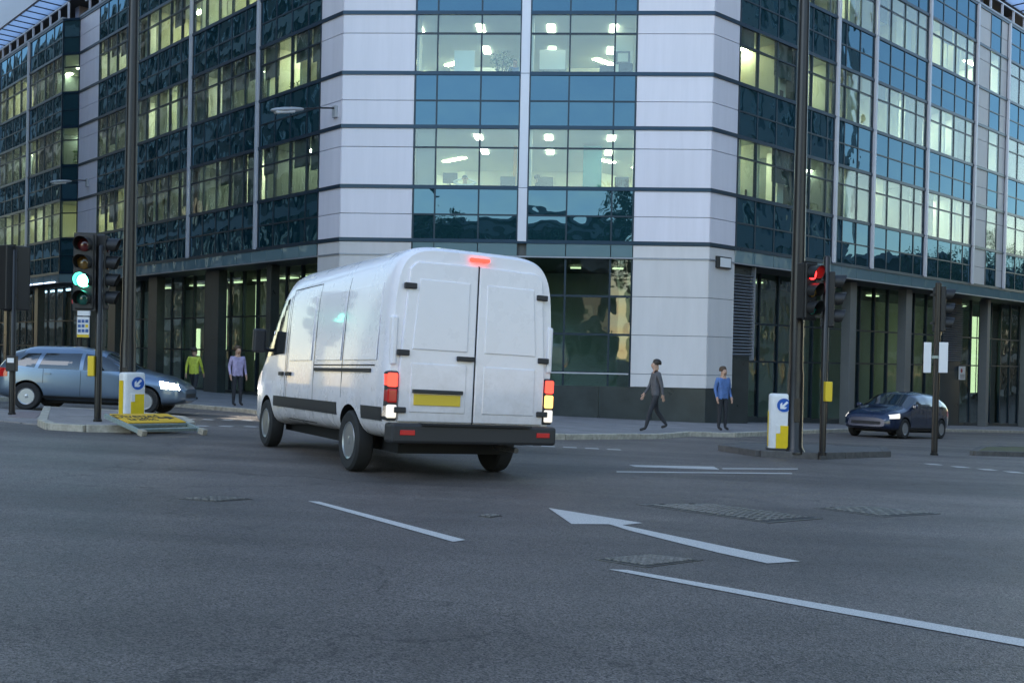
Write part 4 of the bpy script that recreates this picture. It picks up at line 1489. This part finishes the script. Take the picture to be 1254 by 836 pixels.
for sgn in (1, -1):
    for x in (1.12, 4.78):
        wheel(van, x, sgn * .865, .335, sgn, 10)
    # body side: rubbing strip, pressed panels, door gaps, rail, handles
    for x0, x1 in ((.10, .70), (1.55, 4.34)):
        vs_.patch([(x0, .60), (x1, .60), (x1, .74), (x0, .74)], .012, sgn, 14, 3, .014).build('side_moulding', 'plastic_black', van, **L_)
    for x0, x1 in ((.30, 1.35), (1.47, 2.42), (2.62, 3.62)):
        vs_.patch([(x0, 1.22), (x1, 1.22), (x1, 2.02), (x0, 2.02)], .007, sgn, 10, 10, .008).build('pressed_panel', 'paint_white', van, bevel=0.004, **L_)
    for x, z0, z1 in ((2.50, .46, 2.16), (3.72, .46, 2.16), (1.41, .80, 2.16), (3.80, .50, 2.10)):
        vs_.patch([(x - .005, z0), (x + .005, z0), (x + .005, z1), (x - .005, z1)], .0015, sgn, 1, 18, .003).build('door_gap', 'gap', van, **L_)
    for x0, x1, z in ((2.50, 3.72, 2.165), (2.50, 3.72, .455), (.35, 2.5, 1.165)):
        vs_.patch([(x0, z - .006), (x1, z - .006), (x1, z + .006), (x0, z + .006)], .0015, sgn, 14, 1, .003).build('door_gap', 'gap', van, **L_)
    vs_.patch([(.45, 1.09), (2.44, 1.09), (2.44, 1.13), (.45, 1.13)], .014, sgn, 12, 2, .016).build('door_rail', 'plastic_black', van, **L_)
    for x in (3.58, 3.95):
        vs_.patch([(x - .09, 1.02), (x + .09, 1.02), (x + .09, 1.07), (x - .09, 1.07)], .03, sgn, 4, 2, .032).build('door_handle', 'plastic_black', van, **L_)
    dw = vs_.patch([(3.90, 1.32), (4.98, 1.28), (4.42, 2.02), (3.90, 2.06)], .004, sgn, 10, 10)
    dw.build('side_window', 'car_glass', van, **L_)
    # mirror
    a = vs_.side(4.78, 1.45, 0, sgn)
    MB().box(a + Vector((0, sgn * .17, .05)), (.12, .18, .34)).build('mirror', 'plastic_black', van, bevel=.03, **L_)
    MB().tube([a + Vector((0, -sgn * .02, -.08)), a + Vector((0, sgn * .14, -.06))], .025, 8).build('mirror_arm', 'plastic_black', van, **L_)
    # headlamp wraps round the front wing
    vs_.patch([(5.30, .82), (5.78, .78), (5.66, 1.0), (5.25, 1.08)], .006, sgn, 8, 6).build('headlight', 'tail_clear', van, **L_)
    # rear lamp cluster
    tl = MB().box((.05, sgn * .905, .86), (.16, .115, .50)).build('tail_light', 'plastic_black', van, bevel=.02, **L_)
    for z0, z1, m in ((.95, 1.09, 'tail_red'), (.79, .93, 'tail_amber' if sgn < 0 else 'tail_red_dim'), (.635, .77, 'tail_clear')):
        MB().box((.035, sgn * .91, (z0 + z1) / 2), (.16, .105, z1 - z0)).build('lens', m, tl, bevel=.015, **L_)
    MB().box((.03, sgn * .905, 1.42), (.10, .07, .5)).build('pillar_trim', 'paint_white', van, bevel=.02, **L_)
    # rear door with pressed panels, hinges
    s = sgn
    dr = yz_prism([(s * .007, .60), (s * .838, .60), (s * .845, 1.15), (s * .775, 2.16), (s * .70, 2.235), (s * .007, 2.25)], -.028, .03).build('rear_door', 'paint_white', van, bevel=.014, **L_)
    yz_prism([(s * .10, 1.34), (s * .72, 1.34), (s * .665, 2.06), (s * .10, 2.06)], -.038, -.02).build('pressed_panel', 'paint_white', dr, bevel=.012, **L_)
    yz_prism([(s * .10, .70), (s * .72, .70), (s * .72, 1.20), (s * .10, 1.20)], -.036, -.02).build('pressed_panel', 'paint_white', dr, bevel=.012, **L_)
    for z in (.72, 1.30, 1.98):
        yy = .845 - max(0, z - 1.15) * .07
        MB().box((-.03, s * (yy - .02), z), (.05, .13, .06)).build('hinge', 'plastic_black', dr, bevel=.01, **L_)
MB().box((-.004, 0, 1.42), (.03, .012, 1.66)).build('door_gap', 'gap', van, **L_)
MB().box((-.045, .12, 1.27), (.035, .20, .05)).build('rear_handle', 'plastic_black', van, bevel=.008, **L_)
MB().box((-.042, .42, .83), (.012, .52, .112)).build('number_plate', 'plate_yellow', van, bevel=.003, **L_)
MB().box((-.05, .42, .915), (.04, .56, .04)).build('plate_lamp', 'plastic_black', van, bevel=.008, **L_)
MB().box((-.025, 0, 2.315), (.05, .22, .035)).build('brake_light', 'tail_red', van, bevel=.008, **L_)
MB().box((-.05, 0, .49), (.22, 1.90, .20)).build('rear_bumper', 'plastic_black', van, bevel=.03, **L_)
MB().box((-.13, 0, .585), (.12, 1.25, .02)).build('bumper_step', 'rubber', van, **L_)
for s in (1, -1):
    MB().box((-.165, s * .78, .50), (.01, .16, .05)).build('reflector', 'tail_red_dim', van, bevel=.004, **L_)
MB().box((2.6, 0, .33), (4.4, 1.3, .16)).build('chassis', 'gap', van, **L_)
MB().tube([(.3, -.45, .34), (-.1, -.5, .33)], .03, 10).build('exhaust', 'iron', van, **L_)
vs_.top_patch(4.20, 5.0, R(32), R(148), .004, 14, 20).build('windscreen', 'car_glass', van, smooth=True, **L_)
for y in (-.5, 0, .5):
    pass

# ---- ordinary cars
def beam(t, x, y, z):
    d = bpy.data.lights.new('headlight_beam', 'SPOT')
    d.energy = 260; d.spot_size = R(75); d.spot_blend = 0.6; d.shadow_soft_size = 0.08; d.color = (1.0, 0.95, 0.82)
    o = bpy.data.objects.new('headlight_beam', d); col.objects.link(o)
    o.parent = t
    o.matrix_basis = Matrix.Translation((x, y, z)) @ Vector((-1, 0, 0.10)).to_track_quat('Z', 'Y').to_matrix().to_4x4()

def car(name, label, M, paint, lights):
    t = thing(name, label, 'car', (0, 0, 0), M=M, group='cars on the road behind the islands')
    s = Shell([(0, .70, .42, .80), (.06, .78, .30, 1.0), (.30, .85, .24, 1.32), (.75, .88, .22, 1.47), (1.7, .89, .21, 1.50), (2.35, .89, .21, 1.42),
               (3.15, .885, .21, 1.02), (3.75, .86, .22, .90), (4.08, .76, .26, .76), (4.2, .60, .34, .62)], 6, 3.4, .92, .30, .16)
    xs_ = list(np.linspace(0, .4, 10)) + list(np.linspace(.5, 3.0, 20)) + list(np.linspace(3.05, 4.2, 22))
    me = cut_wheel_arches(s.body(xs_, 72).mesh('car_body', paint), [(.78, .31), (3.36, .31)], .365, .89)
    obj('body', me, t, local=True)
    for g in (1, -1):
        for x in (.78, 3.36):
            wheel(t, x, g * .79, .31, g, 8, .19)
        for q in ([(1.0, .95), (1.90, .95), (1.90, 1.33), (1.12, 1.30)], [(1.98, .95), (2.95, .96), (2.38, 1.28), (1.98, 1.33)], [(.45, 1.0), (.92, .96), (1.02, 1.29), (.72, 1.27)]):
            s.patch(q, .003, g, 10, 8).build('side_window', 'car_glass', t, local=True)
        for x, z0, z1 in ((1.94, .36, .95), (2.98, .40, .93), (1.12, .62, .95)):
            s.patch([(x - .004, z0), (x + .004, z0), (x + .004, z1), (x - .004, z1)], .0015, g, 1, 10, .003).build('door_gap', 'gap', t, local=True)
        for x in (1.22, 2.12):
            s.patch([(x - .07, .82), (x + .07, .82), (x + .07, .85), (x - .07, .85)], .018, g, 3, 2, .02).build('door_handle', paint, t, local=True)
        s.patch([(3.72, .62), (4.10, .60), (4.04, .72), (3.66, .78)], .008, g, 6, 5).build('headlight', 'headlight' if lights else 'tail_clear', t, local=True)
        s.patch([(.06, .72), (.34, .74), (.34, .92), (.10, .94)], .006, g, 6, 5).build('tail_light', 'tail_red_dim', t, local=True)
        a = s.side(2.85, .98, 0, g)
        MB().box(a + Vector((0, g * .10, .03)), (.12, .16, .12)).build('mirror', paint, t, bevel=.03, local=True)
        s.patch([(1.05, .28), (3.0, .28), (3.0, .34), (1.05, .34)], .01, g, 10, 2, .012).build('sill', 'plastic_black', t, local=True)
    s.top_patch(2.42, 3.10, R(38), R(142), .004, 10, 16).build('windscreen', 'car_glass', t, smooth=True, local=True)
    s.top_patch(.22, .62, R(40), R(140), .004, 8, 14).build('rear_window', 'car_glass', t, smooth=True, local=True)
    if lights:
        for g in (1, -1):
            beam(t, 4.25, g * .62, .66)
    MB().box((4.17, 0, .46), (.06, 1.0, .14)).build('grille', 'plastic_black', t, bevel=.02, local=True)
    MB().box((2.1, 0, .24), (3.2, 1.2, .12)).build('chassis', 'gap', t, local=True)
    return t
p = gp(105, 505)
h_ = Vector((1.0, 0.10, 0)).normalized()
left_off = Vector((-h_.y, h_.x, 0))
car('car', 'silver blue hatchback with headlights on, passing behind the traffic island', vehicle_matrix(p - h_ * 2.1 + left_off * .9, h_), 'paint_silver_blue', True)
p = gp(1098, 535)
h_ = Vector((-dR.x, -dR.y, 0))
p = Vector((p.x, p.y, 0))
car('car', 'dark blue hatchback on the side road beyond the white plated signal', vehicle_matrix(p - h_ * 2.1, h_), 'paint_dark_blue', False)

# ------------------------------------------------------------------ people
def person(name_label, loc, yaw, pose, top, legs, hair, h=1.75, group=None):
    k = h / 1.75
    J = {'pelvis': (0, 0, .95, .135), 'waist': (0, 0, 1.10, .125), 'chest': (0, .0, 1.30, .155), 'neck0': (0, 0, 1.43, .095), 'neck': (0, -.01, 1.50, .060),
         'head': (0, -.02, 1.61, .108), 'crown': (0, -.005, 1.69, .090), 'chin': (0, -.070, 1.545, .045), 'nose': (0, -.135, 1.605, .016)}
    E_ = [('pelvis', 'waist', 't'), ('waist', 'chest', 't'), ('chest', 'neck0', 't'), ('neck0', 'neck', 's'), ('neck', 'head', 's'), ('head', 'crown', 's'), ('head', 'chin', 's'), ('head', 'nose', 's')]
    sit = pose.startswith('sit')
    for s, g in (('l', 1), ('r', -1)):
        fwd = 0.26 * g if pose == 'walk' else 0.0
        hip = Vector((g * .095, 0, .90))
        if sit:
            knee, ank = Vector((g * .11, -.42, .92)), Vector((g * .11, -.42, .50))
        elif pose == 'walk':
            knee = Vector((g * .09, -.16 if g > 0 else .06, .50))
            ank = Vector((g * .085, -.27 if g > 0 else .33, .085 if g > 0 else .14))
        else:
            knee, ank = Vector((g * .10, -.015, .49)), Vector((g * .11, .01, .085))
        toe = ank + Vector((0, -.15, -.045))
        for nme, v, r in (('hip', hip, .092), ('knee', knee, .060), ('calf', knee.lerp(ank, .35), .058), ('ank', ank, .040), ('toe', toe, .034)):
            J[nme + s] = (*v, r)
        E_ += [('pelvis', 'hip' + s, 'p'), ('hip' + s, 'knee' + s, 'p'), ('knee' + s, 'calf' + s, 'p'), ('calf' + s, 'ank' + s, 'p'), ('ank' + s, 'toe' + s, 'f')]
        sh = Vector((g * .185, 0, 1.40))
        if pose == 'sit_arms_up':
            el, wr = Vector((g * .42, .02, 1.52)), Vector((g * .12, .08, 1.62))
        elif pose == 'walk':
            el, wr = Vector((g * .235, .07 * g, 1.13)), Vector((g * .225, -.05 + .16 * g, .90))
        elif sit:
            el, wr = Vector((g * .24, -.05, 1.13)), Vector((g * .17, -.30, 1.12))
        else:
            el, wr = Vector((g * .24, .03, 1.13)), Vector((g * .24, -.06, .90))
        for nme, v, r in (('sh', sh, .068), ('el', el, .045), ('wr', wr, .030)):
            J[nme + s] = (*v, r)
        E_ += [('chest', 'sh' + s, 't'), ('sh' + s, 'el' + s, 't'), ('el' + s, 'wr' + s, 't')]
        d = (wr - el).normalized()
        sd = Vector((0, -1, 0)) if abs(d.y) < .8 else Vector((g, 0, 0))
        sd = (sd - d * sd.dot(d)).normalized()
        palm = wr + d * .075
        J['palm' + s] = (*palm, .027)
        E_.append(('wr' + s, 'palm' + s, 'h'))
        for i, (o_, ln) in enumerate(((.030, .060), (.011, .078), (-.009, .072), (-.027, .055))):
            a = palm + d * .022 + sd * o_
            c = a + d * ln * .5
            e = a + d * ln + Vector((-g * .018, 0, 0))
            J['fa%d%s' % (i, s)] = (*c, .0095); J['fb%d%s' % (i, s)] = (*e, .008)
            E_ += [('palm' + s, 'fa%d%s' % (i, s), 'h'), ('fa%d%s' % (i, s), 'fb%d%s' % (i, s), 'h')]
        th = wr + d * .04 + sd * .045
        J['ta' + s] = (*th, .011); J['tb' + s] = (*(th + d * .04 + sd * .012), .009)
        E_ += [('wr' + s, 'ta' + s, 'h'), ('ta' + s, 'tb' + s, 'h')]
    names = list(J)
    me = bpy.data.meshes.new('skeleton')
    me.from_pydata([[c * k for c in J[n][:3]] for n in names], [(names.index(a), names.index(b_)) for a, b_, _ in E_], [])
    o = bpy.data.objects.new('tmp_skel', me); col.objects.link(o)
    sk = o.modifiers.new('skin', 'SKIN')
    if not me.skin_vertices:
        me.attributes  # layer is made by the modifier below
        bm = bmesh.new(); bm.from_mesh(me); bm.verts.layers.skin.verify(); bm.to_mesh(me); bm.free()
    for i, n in enumerate(names):
        r = J[n][3] * k
        f = 1.25 if n in ('chest', 'waist', 'pelvis') else 1.0
        me.skin_vertices[0].data[i].radius = (r * f, r * (0.85 if f > 1 else 1))
        me.skin_vertices[0].data[i].use_root = (n == 'pelvis')
    sb = o.modifiers.new('sub', 'SUBSURF'); sb.levels = 2; sb.render_levels = 2
    dg = bpy.context.evaluated_depsgraph_get()
    body = bpy.data.meshes.new_from_object(o.evaluated_get(dg))
    bpy.data.objects.remove(o)
    body.materials.clear()
    for m in ('skin', top, legs, 'shoe'):
        body.materials.append(MATS[m])
    segs = [(Vector(J[a][:3]) * k, Vector(J[b_][:3]) * k, {'t': 1, 's': 0, 'p': 2, 'f': 3, 'h': 0}[c]) for a, b_, c in E_]
    for pl in body.polygons:
        best, bi = 1e9, 0
        for a, b_, mi in segs:
            ab = b_ - a
            tt = max(0, min(1, (pl.center - a).dot(ab) / max(1e-9, ab.length_squared)))
            dd = (pl.center - a - ab * tt).length
            if dd < best:
                best, bi = dd, mi
        if bi == 2 and pl.center.z > 0.88 * k and not sit:
            bi = 1
        pl.material_index = bi
        pl.use_smooth = True
    M = Matrix.Translation(loc) @ Matrix.Rotation(yaw, 4, 'Z')
    t = thing('person', name_label, 'person', loc, M=M, group=group)
    obj('body', body, t, local=True)
    hb = MB()
    P, F = [], []
    for j in range(9):
        a = math.pi * .62 * j / 8
        for i in range(18):
            q = 2 * math.pi * i / 18
            fr = 1.0 if math.sin(q) > -0.3 else (1.0 if j < 4 else 0.86)
            P.append((.104 * math.sin(a) * math.cos(q) * fr * k, (.008 + .114 * math.sin(a) * math.sin(q) * fr) * k, (1.652 + .108 * math.cos(a)) * k))
    for j in range(8):
        for i in range(18):
            F.append((j * 18 + i, j * 18 + (i + 1) % 18, (j + 1) * 18 + (i + 1) % 18, (j + 1) * 18 + i))
    P = [(x * 1.06, y * 1.06, z + .012 * k) for x, y, z in P]
    hb.add(P, F).build('hair', hair, t, smooth=True, local=True)
    for g in (1, -1):
        MB().lathe([(.010 * k, 0), (.006 * k, .006 * k)], (g * .036 * k, -.112 * k, 1.632 * k), (0, -1, 0), 8).build('eye', 'sign_black', t, local=True)
    return t

def at_px(px, py, lift=0.11):
    return gp(px, py, lift)
w1 = person('person in a yellow hi-vis jacket walking on the far pavement', at_px(237, 490), R(170), 'walk', 'hi_vis', 'cloth_dark', 'hair_dark')
person('person in a lilac top standing on the far pavement in front of the van', at_px(290, 497), R(40), 'stand', 'cloth_lilac', 'cloth_dark', 'hair_brown')
person('person in a dark coat walking past the pale corner pier', at_px(802, 528), R(-80), 'walk', 'cloth_grey', 'cloth_dark', 'hair_dark')
person('person in a blue shirt standing by the edge of the corner pier', at_px(884, 527), R(25), 'stand', 'cloth_blue', 'cloth_dark', 'hair_brown')
# office workers behind the glass
def room(w, u, v, zs):
    return w.p(u, v, zs - 0.725)
person('office worker leaning back with hands behind the head at a lit window', room(WF, 4.3, -1.1, zB3 - 0.0) + Vector((0, 0, -.42)), R(185), 'sit_arms_up', 'cloth_white', 'cloth_dark', 'hair_dark')
person('office worker in dark clothes sitting at the window beside the white fin', room(WF, 6.95, -0.8, zB3) + Vector((0, 0, -.42)), R(90), 'sit', 'cloth_dark', 'cloth_dark', 'hair_dark')
person('office worker in dark clothes standing upstairs beside the potted tree', room(WF, 6.0, -1.6, zB1), R(10), 'stand', 'cloth_blue', 'cloth_dark', 'hair_dark', h=1.7)

# ------------------------------------------------------------------ office furniture behind the glass
def desk(w, u, v, zs, label, L=1.5):
    b = room(w, u, v, zs)
    t = thing('desk', label, 'desk', b, group='office desks along the windows')
    wbox('desk_top', w, u - L / 2, u + L / 2, v - .38, v + .38, b.z + .70, b.z + .73, 'office_white', t)
    for du in (-L / 2 + .05, L / 2 - .05):
        for dv in (-.33, .33):
            wbox('leg', w, u + du - .02, u + du + .02, v + dv - .02, v + dv + .02, b.z, b.z + .70, 'lamp_grey', t)
    return t
def monitor(w, u, v, zs, label, z0=.73):
    b = room(w, u, v, zs) + Vector((0, 0, z0))
    t = thing('monitor', label, 'monitor', b, group='computer screens on the window desks')
    wbox('stand_base', w, u - .12, u + .12, v - .1, v + .1, b.z, b.z + .015, 'plastic_black', t)
    wbox('stand', w, u - .025, u + .025, v - .02, v + .02, b.z + .015, b.z + .15, 'plastic_black', t)
    wbox('screen', w, u - .27, u + .27, v - .025, v + .025, b.z + .12, b.z + .50, 'plastic_black', t, bev=.008)
def chair(w, u, v, zs, label, m='plastic_black'):
    b = room(w, u, v, zs)
    t = thing('office_chair', label, 'office chair', b, group='office chairs by the windows')
    for k in range(5):
        q = 2 * math.pi * k / 5
        MB().tube([b + Vector((0, 0, .09)), b + Vector((.3 * math.cos(q), .3 * math.sin(q), .05))], .025, 6).build('base_arm', 'plastic_black', t)
    MB().tube([b + Vector((0, 0, .09)), b + Vector((0, 0, .46))], .03, 8).build('stem', 'lamp_grey', t)
    wbox('seat', w, u - .25, u + .25, v - .25, v + .25, b.z + .45, b.z + .53, m, t, bev=.03)
    wbox('backrest', w, u - .25, u + .25, v + .22, v + .29, b.z + .60, b.z + 1.25, m, t, bev=.03)
def plant(w, u, v, zs, h, label, n=260):
    b = room(w, u, v, zs)
    t = thing('potted_plant', label, 'potted plant', b, group='potted plants behind the office windows')
    MB().lathe([(.14, 0), (.18, .3), (.19, .32), (.15, .32)], b, (0, 0, 1), 16).build('pot', 'office_white', t, smooth=True)
    st = MB()
    for k in range(5):
        q = 2 * math.pi * k / 5
        st.tube([b + Vector((0, 0, .3)), b + Vector((.08 * math.cos(q), .08 * math.sin(q), h * .55)), b + Vector((.26 * math.cos(q), .26 * math.sin(q), h * .9))], [.02, .014, .006], 5)
    st.build('stem', 'bark', t)
    lf = MB()
    for k in range(n):
        q = rng.uniform(0, 2 * math.pi); r = .42 * math.sqrt(rng.random()); z = h * (.45 + .55 * rng.random())
        c = b + Vector((r * math.cos(q), r * math.sin(q), z))
        a = Vector((rng.gauss(0, 1), rng.gauss(0, 1), rng.gauss(0, .6))).normalized()
        e = a.orthogonal().normalized()
        s = rng.uniform(.05, .10)
        lf.add([c - a * s, c + e * s * .4, c + a * s, c - e * s * .4], [(0, 1, 2, 3)])
    o = lf.build('leaves', 'leaf_pot', t)
    o['kind'] = 'stuff'
plant(WF, 5.55, -1.0, zB1, 1.75, 'tall potted plant upstairs beside the white fin of the corner bay')
plant(WC, 0.55, -0.9, zB1, 1.7, 'bushy potted plant in the lit window of the narrow stepped bay', 420)
plant(WR, 1.9, -0.7, zB3, 1.8, 'potted plant in the first floor window next to the corner pier')
plant(WL, 4.2, -0.8, zB1, 1.3, 'low potted plant in an upper window near the pale corner cladding')
for i, (w, u, zs, lab) in enumerate(((WF, 5.5, zB3, 'pale desk at the first floor window beside the orange wall'), (WF, 8.8, zB3, 'pale desk before the teal wall on the first floor'),
                                     (WF, 7.3, zB1, 'pale desk upstairs under the pinned white board'), (WF, 9.2, zB1, 'pale desk upstairs by the framed picture'),
                                     (WR, 3.2, zB3, 'pale desk in the window next to the corner potted plant'), (WL, 9.0, zB3, 'pale desk at a first floor window of the long wing'))):
    desk(w, u, -.75, zs, lab)
monitor(WF, 5.9, -.62, zB3, 'black computer screen against the orange wall')
monitor(WF, 3.75, -1.2, zB3, 'black screen on the wall side behind the leaning office worker', z0=.95)
monitor(WF, 7.25, -.62, zB3, 'black computer screen in front of the seated dark clothed worker')
monitor(WF, 9.35, -.7, zB1, 'black computer screen upstairs below the framed picture')
monitor(WR, 3.4, -.7, zB3, 'black computer screen next to the corner potted plant')
chair(WF, 9.95, -.75, zB3, 'dark office chair at the last first floor pane of the corner bay')
chair(WF, 10.0, -.75, zB1, 'dark office chair upstairs at the last pane of the corner bay')
chair(WR, 4.9, -.7, zB1, 'dark round backed chair in an upper window close to the tall post')
b = room(WF, 4.2, -1.2, zB1)
t = thing('flip_chart', 'white flip chart on its easel upstairs in the corner bay', 'flip chart', b)
for du, dv in ((-.35, .1), (.35, .1), (0, -.5)):
    MB().tube([WF.p(4.2 + du, -1.2 + dv, b.z), WF.p(4.2, -1.25, b.z + 1.9)], .015, 6).build('leg', 'lamp_grey', t)
wbox('pad', WF, 3.83, 4.57, -1.1, -1.06, b.z + .95, b.z + 1.85, 'sign_white', t)
b = WF.p(7.35, -1.9, zB1 + .6)
t = thing('pin_board', 'pale pinned board upstairs next to the white fin', 'board', b)
wbox('board', WF, 6.9, 7.85, -1.92, -1.88, zB1 + .7, zB1 + 1.4, 'sign_white', t)
wbox('edge', WF, 6.87, 7.88, -1.96, -1.92, zB1 + .67, zB1 + 1.43, 'lamp_grey', t)
for du in (-.3, .3):
    MB().tube([WF.p(7.35 + du, -1.94, zB1 - .72), WF.p(7.35 + du, -1.94, zB1 + .9)], .02, 6).build('leg', 'lamp_grey', t)
t = thing('framed_picture', 'framed picture hanging upstairs by the last pane of the corner bay', 'picture', WF.p(9.95, -1.5, zB1 + 1.0))
wbox('frame', WF, 9.68, 10.2, -1.53, -1.49, zB1 + .8, zB1 + 1.25, 'cloth_grey', t)
wbox('print', WF, 9.75, 10.13, -1.49, -1.485, zB1 + .87, zB1 + 1.18, 'office_white', t)
wbox('partition', WF, 9.6, 10.3, -1.62, -1.535, zB1 - .7, zB0, 'office_white')

# ------------------------------------------------------------------ far side of the streets, unseen: mirrored in glass, extended to darken the wings
def far_block(o2, d, n, L, H, floors, bays, m, label, cat='building'):
    w = Wing(o2, d, n, L)
    c = w.p(L / 2, -6, 0)
    g = ground(c.x, c.y) - 1.5
    t = thing('town_house', label, cat, Vector((c.x, c.y, g)))
    wbox('wall', w, 0, L, -12, -0.35, g, H, m, t)
    pit = L / bays
    fl = (H - 1.0 - (g + 1.5)) / floors
    for i in range(bays):
        wbox('pier', w, i * pit - (.0 if i else 0), i * pit + pit * .42, -.35, 0, g, H, m, t)
        for j in range(floors):
            z0 = g + 1.5 + fl * j + fl * .28
            lit = rng.random() < .035
            wd = wbox('window', w, i * pit + pit * .42 + .02, (i + 1) * pit - .02, -.34, -.30, z0, z0 + fl * .55, 'lit_window' if lit else 'car_glass', t)
            wbox('window_bar', w, i * pit + pit * .70, i * pit + pit * .73, -.30, -.26, z0, z0 + fl * .55, 'office_white', wd)
    for j in range(floors + 1):
        z0 = g + 1.5 + fl * j
        wbox('string_course', w, 0, L, -.33, .08, z0 - .12, z0 + fl * .16, 'pale_render', t)
    wbox('roof', w, -.3, L + .3, -12.2, .3, H, H + .6, 'pale_render', t)
    return t
o2 = A2 + nL * 24 + dL * -7
far_block(o2, dL, -nL, 66, 38, 9, 22, 'brick_wall', 'brown brick block with pale courses across the street from the long wing')
o2 = B2 + nR * 26 + dR * -6
far_block(o2, dR, -nR, 64, 33, 8, 21, 'pale_render', 'pale rendered block across the street from the blue reflecting wing')
far_block(A2 + nL * 25 + dL * 60, dL, -nL, 90, 40, 9, 26, 'brick_wall', 'long dark brick block further along the street of the long wing')
o2 = B2 + nR * 27 + dR * 74
far_block(o2, dR, -nR, 70, 12, 3, 20, 'brick_wall', 'low brick terrace far along the side road')
far_block(Vector((-26, -36)), Vector((1, 0)), Vector((0, 1)), 30, 15, 4, 10, 'brick_wall', 'low brick terrace behind the viewer across the junction')

def tree(x, y, h, rad, label, n=5200):
    g = ground(x, y)
    t = thing('plane_tree', label, 'tree', (x, y, g), group='street trees mirrored in the glass')
    tr = MB()
    tr.tube([(x, y, g - .1), (x + .1, y, g + h * .25), (x - .1, y + .1, g + h * .5), (x, y, g + h * .85)], [.38, .30, .2, .05], 12)
    for k in range(7):
        q = 2 * math.pi * k / 7 + rng.random()
        z = g + h * rng.uniform(.35, .6)
        e = Vector((x + math.cos(q) * rad * .8, y + math.sin(q) * rad * .8, z + h * rng.uniform(.12, .28)))
        tr.tube([(x, y, z), Vector((x, y, z)).lerp(e, .5) + Vector((0, 0, .4)), e], [.14, .09, .03], 8)
    tr.build('trunk', 'bark', t)
    lf = MB()
    cl = []
    for k in range(38):
        while True:
            v = Vector((rng.uniform(-1, 1), rng.uniform(-1, 1), rng.uniform(-1, 1)))
            if v.length < 1:
                break
        cl.append((Vector((x + v.x * rad, y + v.y * rad, g + h * .66 + v.z * h * .32)), rng.uniform(.7, 1.5)))
    for k in range(n):
        c, r = cl[k % len(cl)]
        v = Vector((rng.gauss(0, 1), rng.gauss(0, 1), rng.gauss(0, 1))).normalized() * r * rng.random() ** .4
        p = c + v
        a = Vector((rng.gauss(0, 1), rng.gauss(0, 1), rng.gauss(0, 1))).normalized()
        e = a.orthogonal().normalized()
        s = rng.uniform(.10, .2)
        lf.add([p - a * s, p + e * s * .6, p + a * s, p - e * s * .6], [(0, 1, 2, 3)])
    o = lf.build('crown', 'leaf', t)
    o['kind'] = 'stuff'
tree(5.5, -13, 17.5, 4.6, 'tall plane tree behind the viewer, mirrored near the white fin')
tree(13.5, -12, 16, 4.2, 'plane tree behind the viewer, mirrored near the corner pier')
tree(-3.5, -16, 11.5, 3.6, 'smaller plane tree behind the viewer, mirrored low in the corner bay')
tree(-12, -15, 12.5, 4.0, 'round plane tree behind the viewer by the low brick terrace')
for i, (tt, lab) in enumerate(((63, 'street tree just past the pale rendered block'), (71, 'second street tree along the side road past the pale block'),
                               (79, 'third street tree along the side road past the pale block'), (88, 'fourth street tree along the side road past the pale block'),
                               (98, 'fifth street tree along the side road past the pale block'), (109, 'sixth street tree along the side road past the pale block'))):
    q = B2 + nR * 22 + dR * tt
    tree(q.x, q.y, 16 + (i % 3) * 1.2, 5.0, lab, 3600)
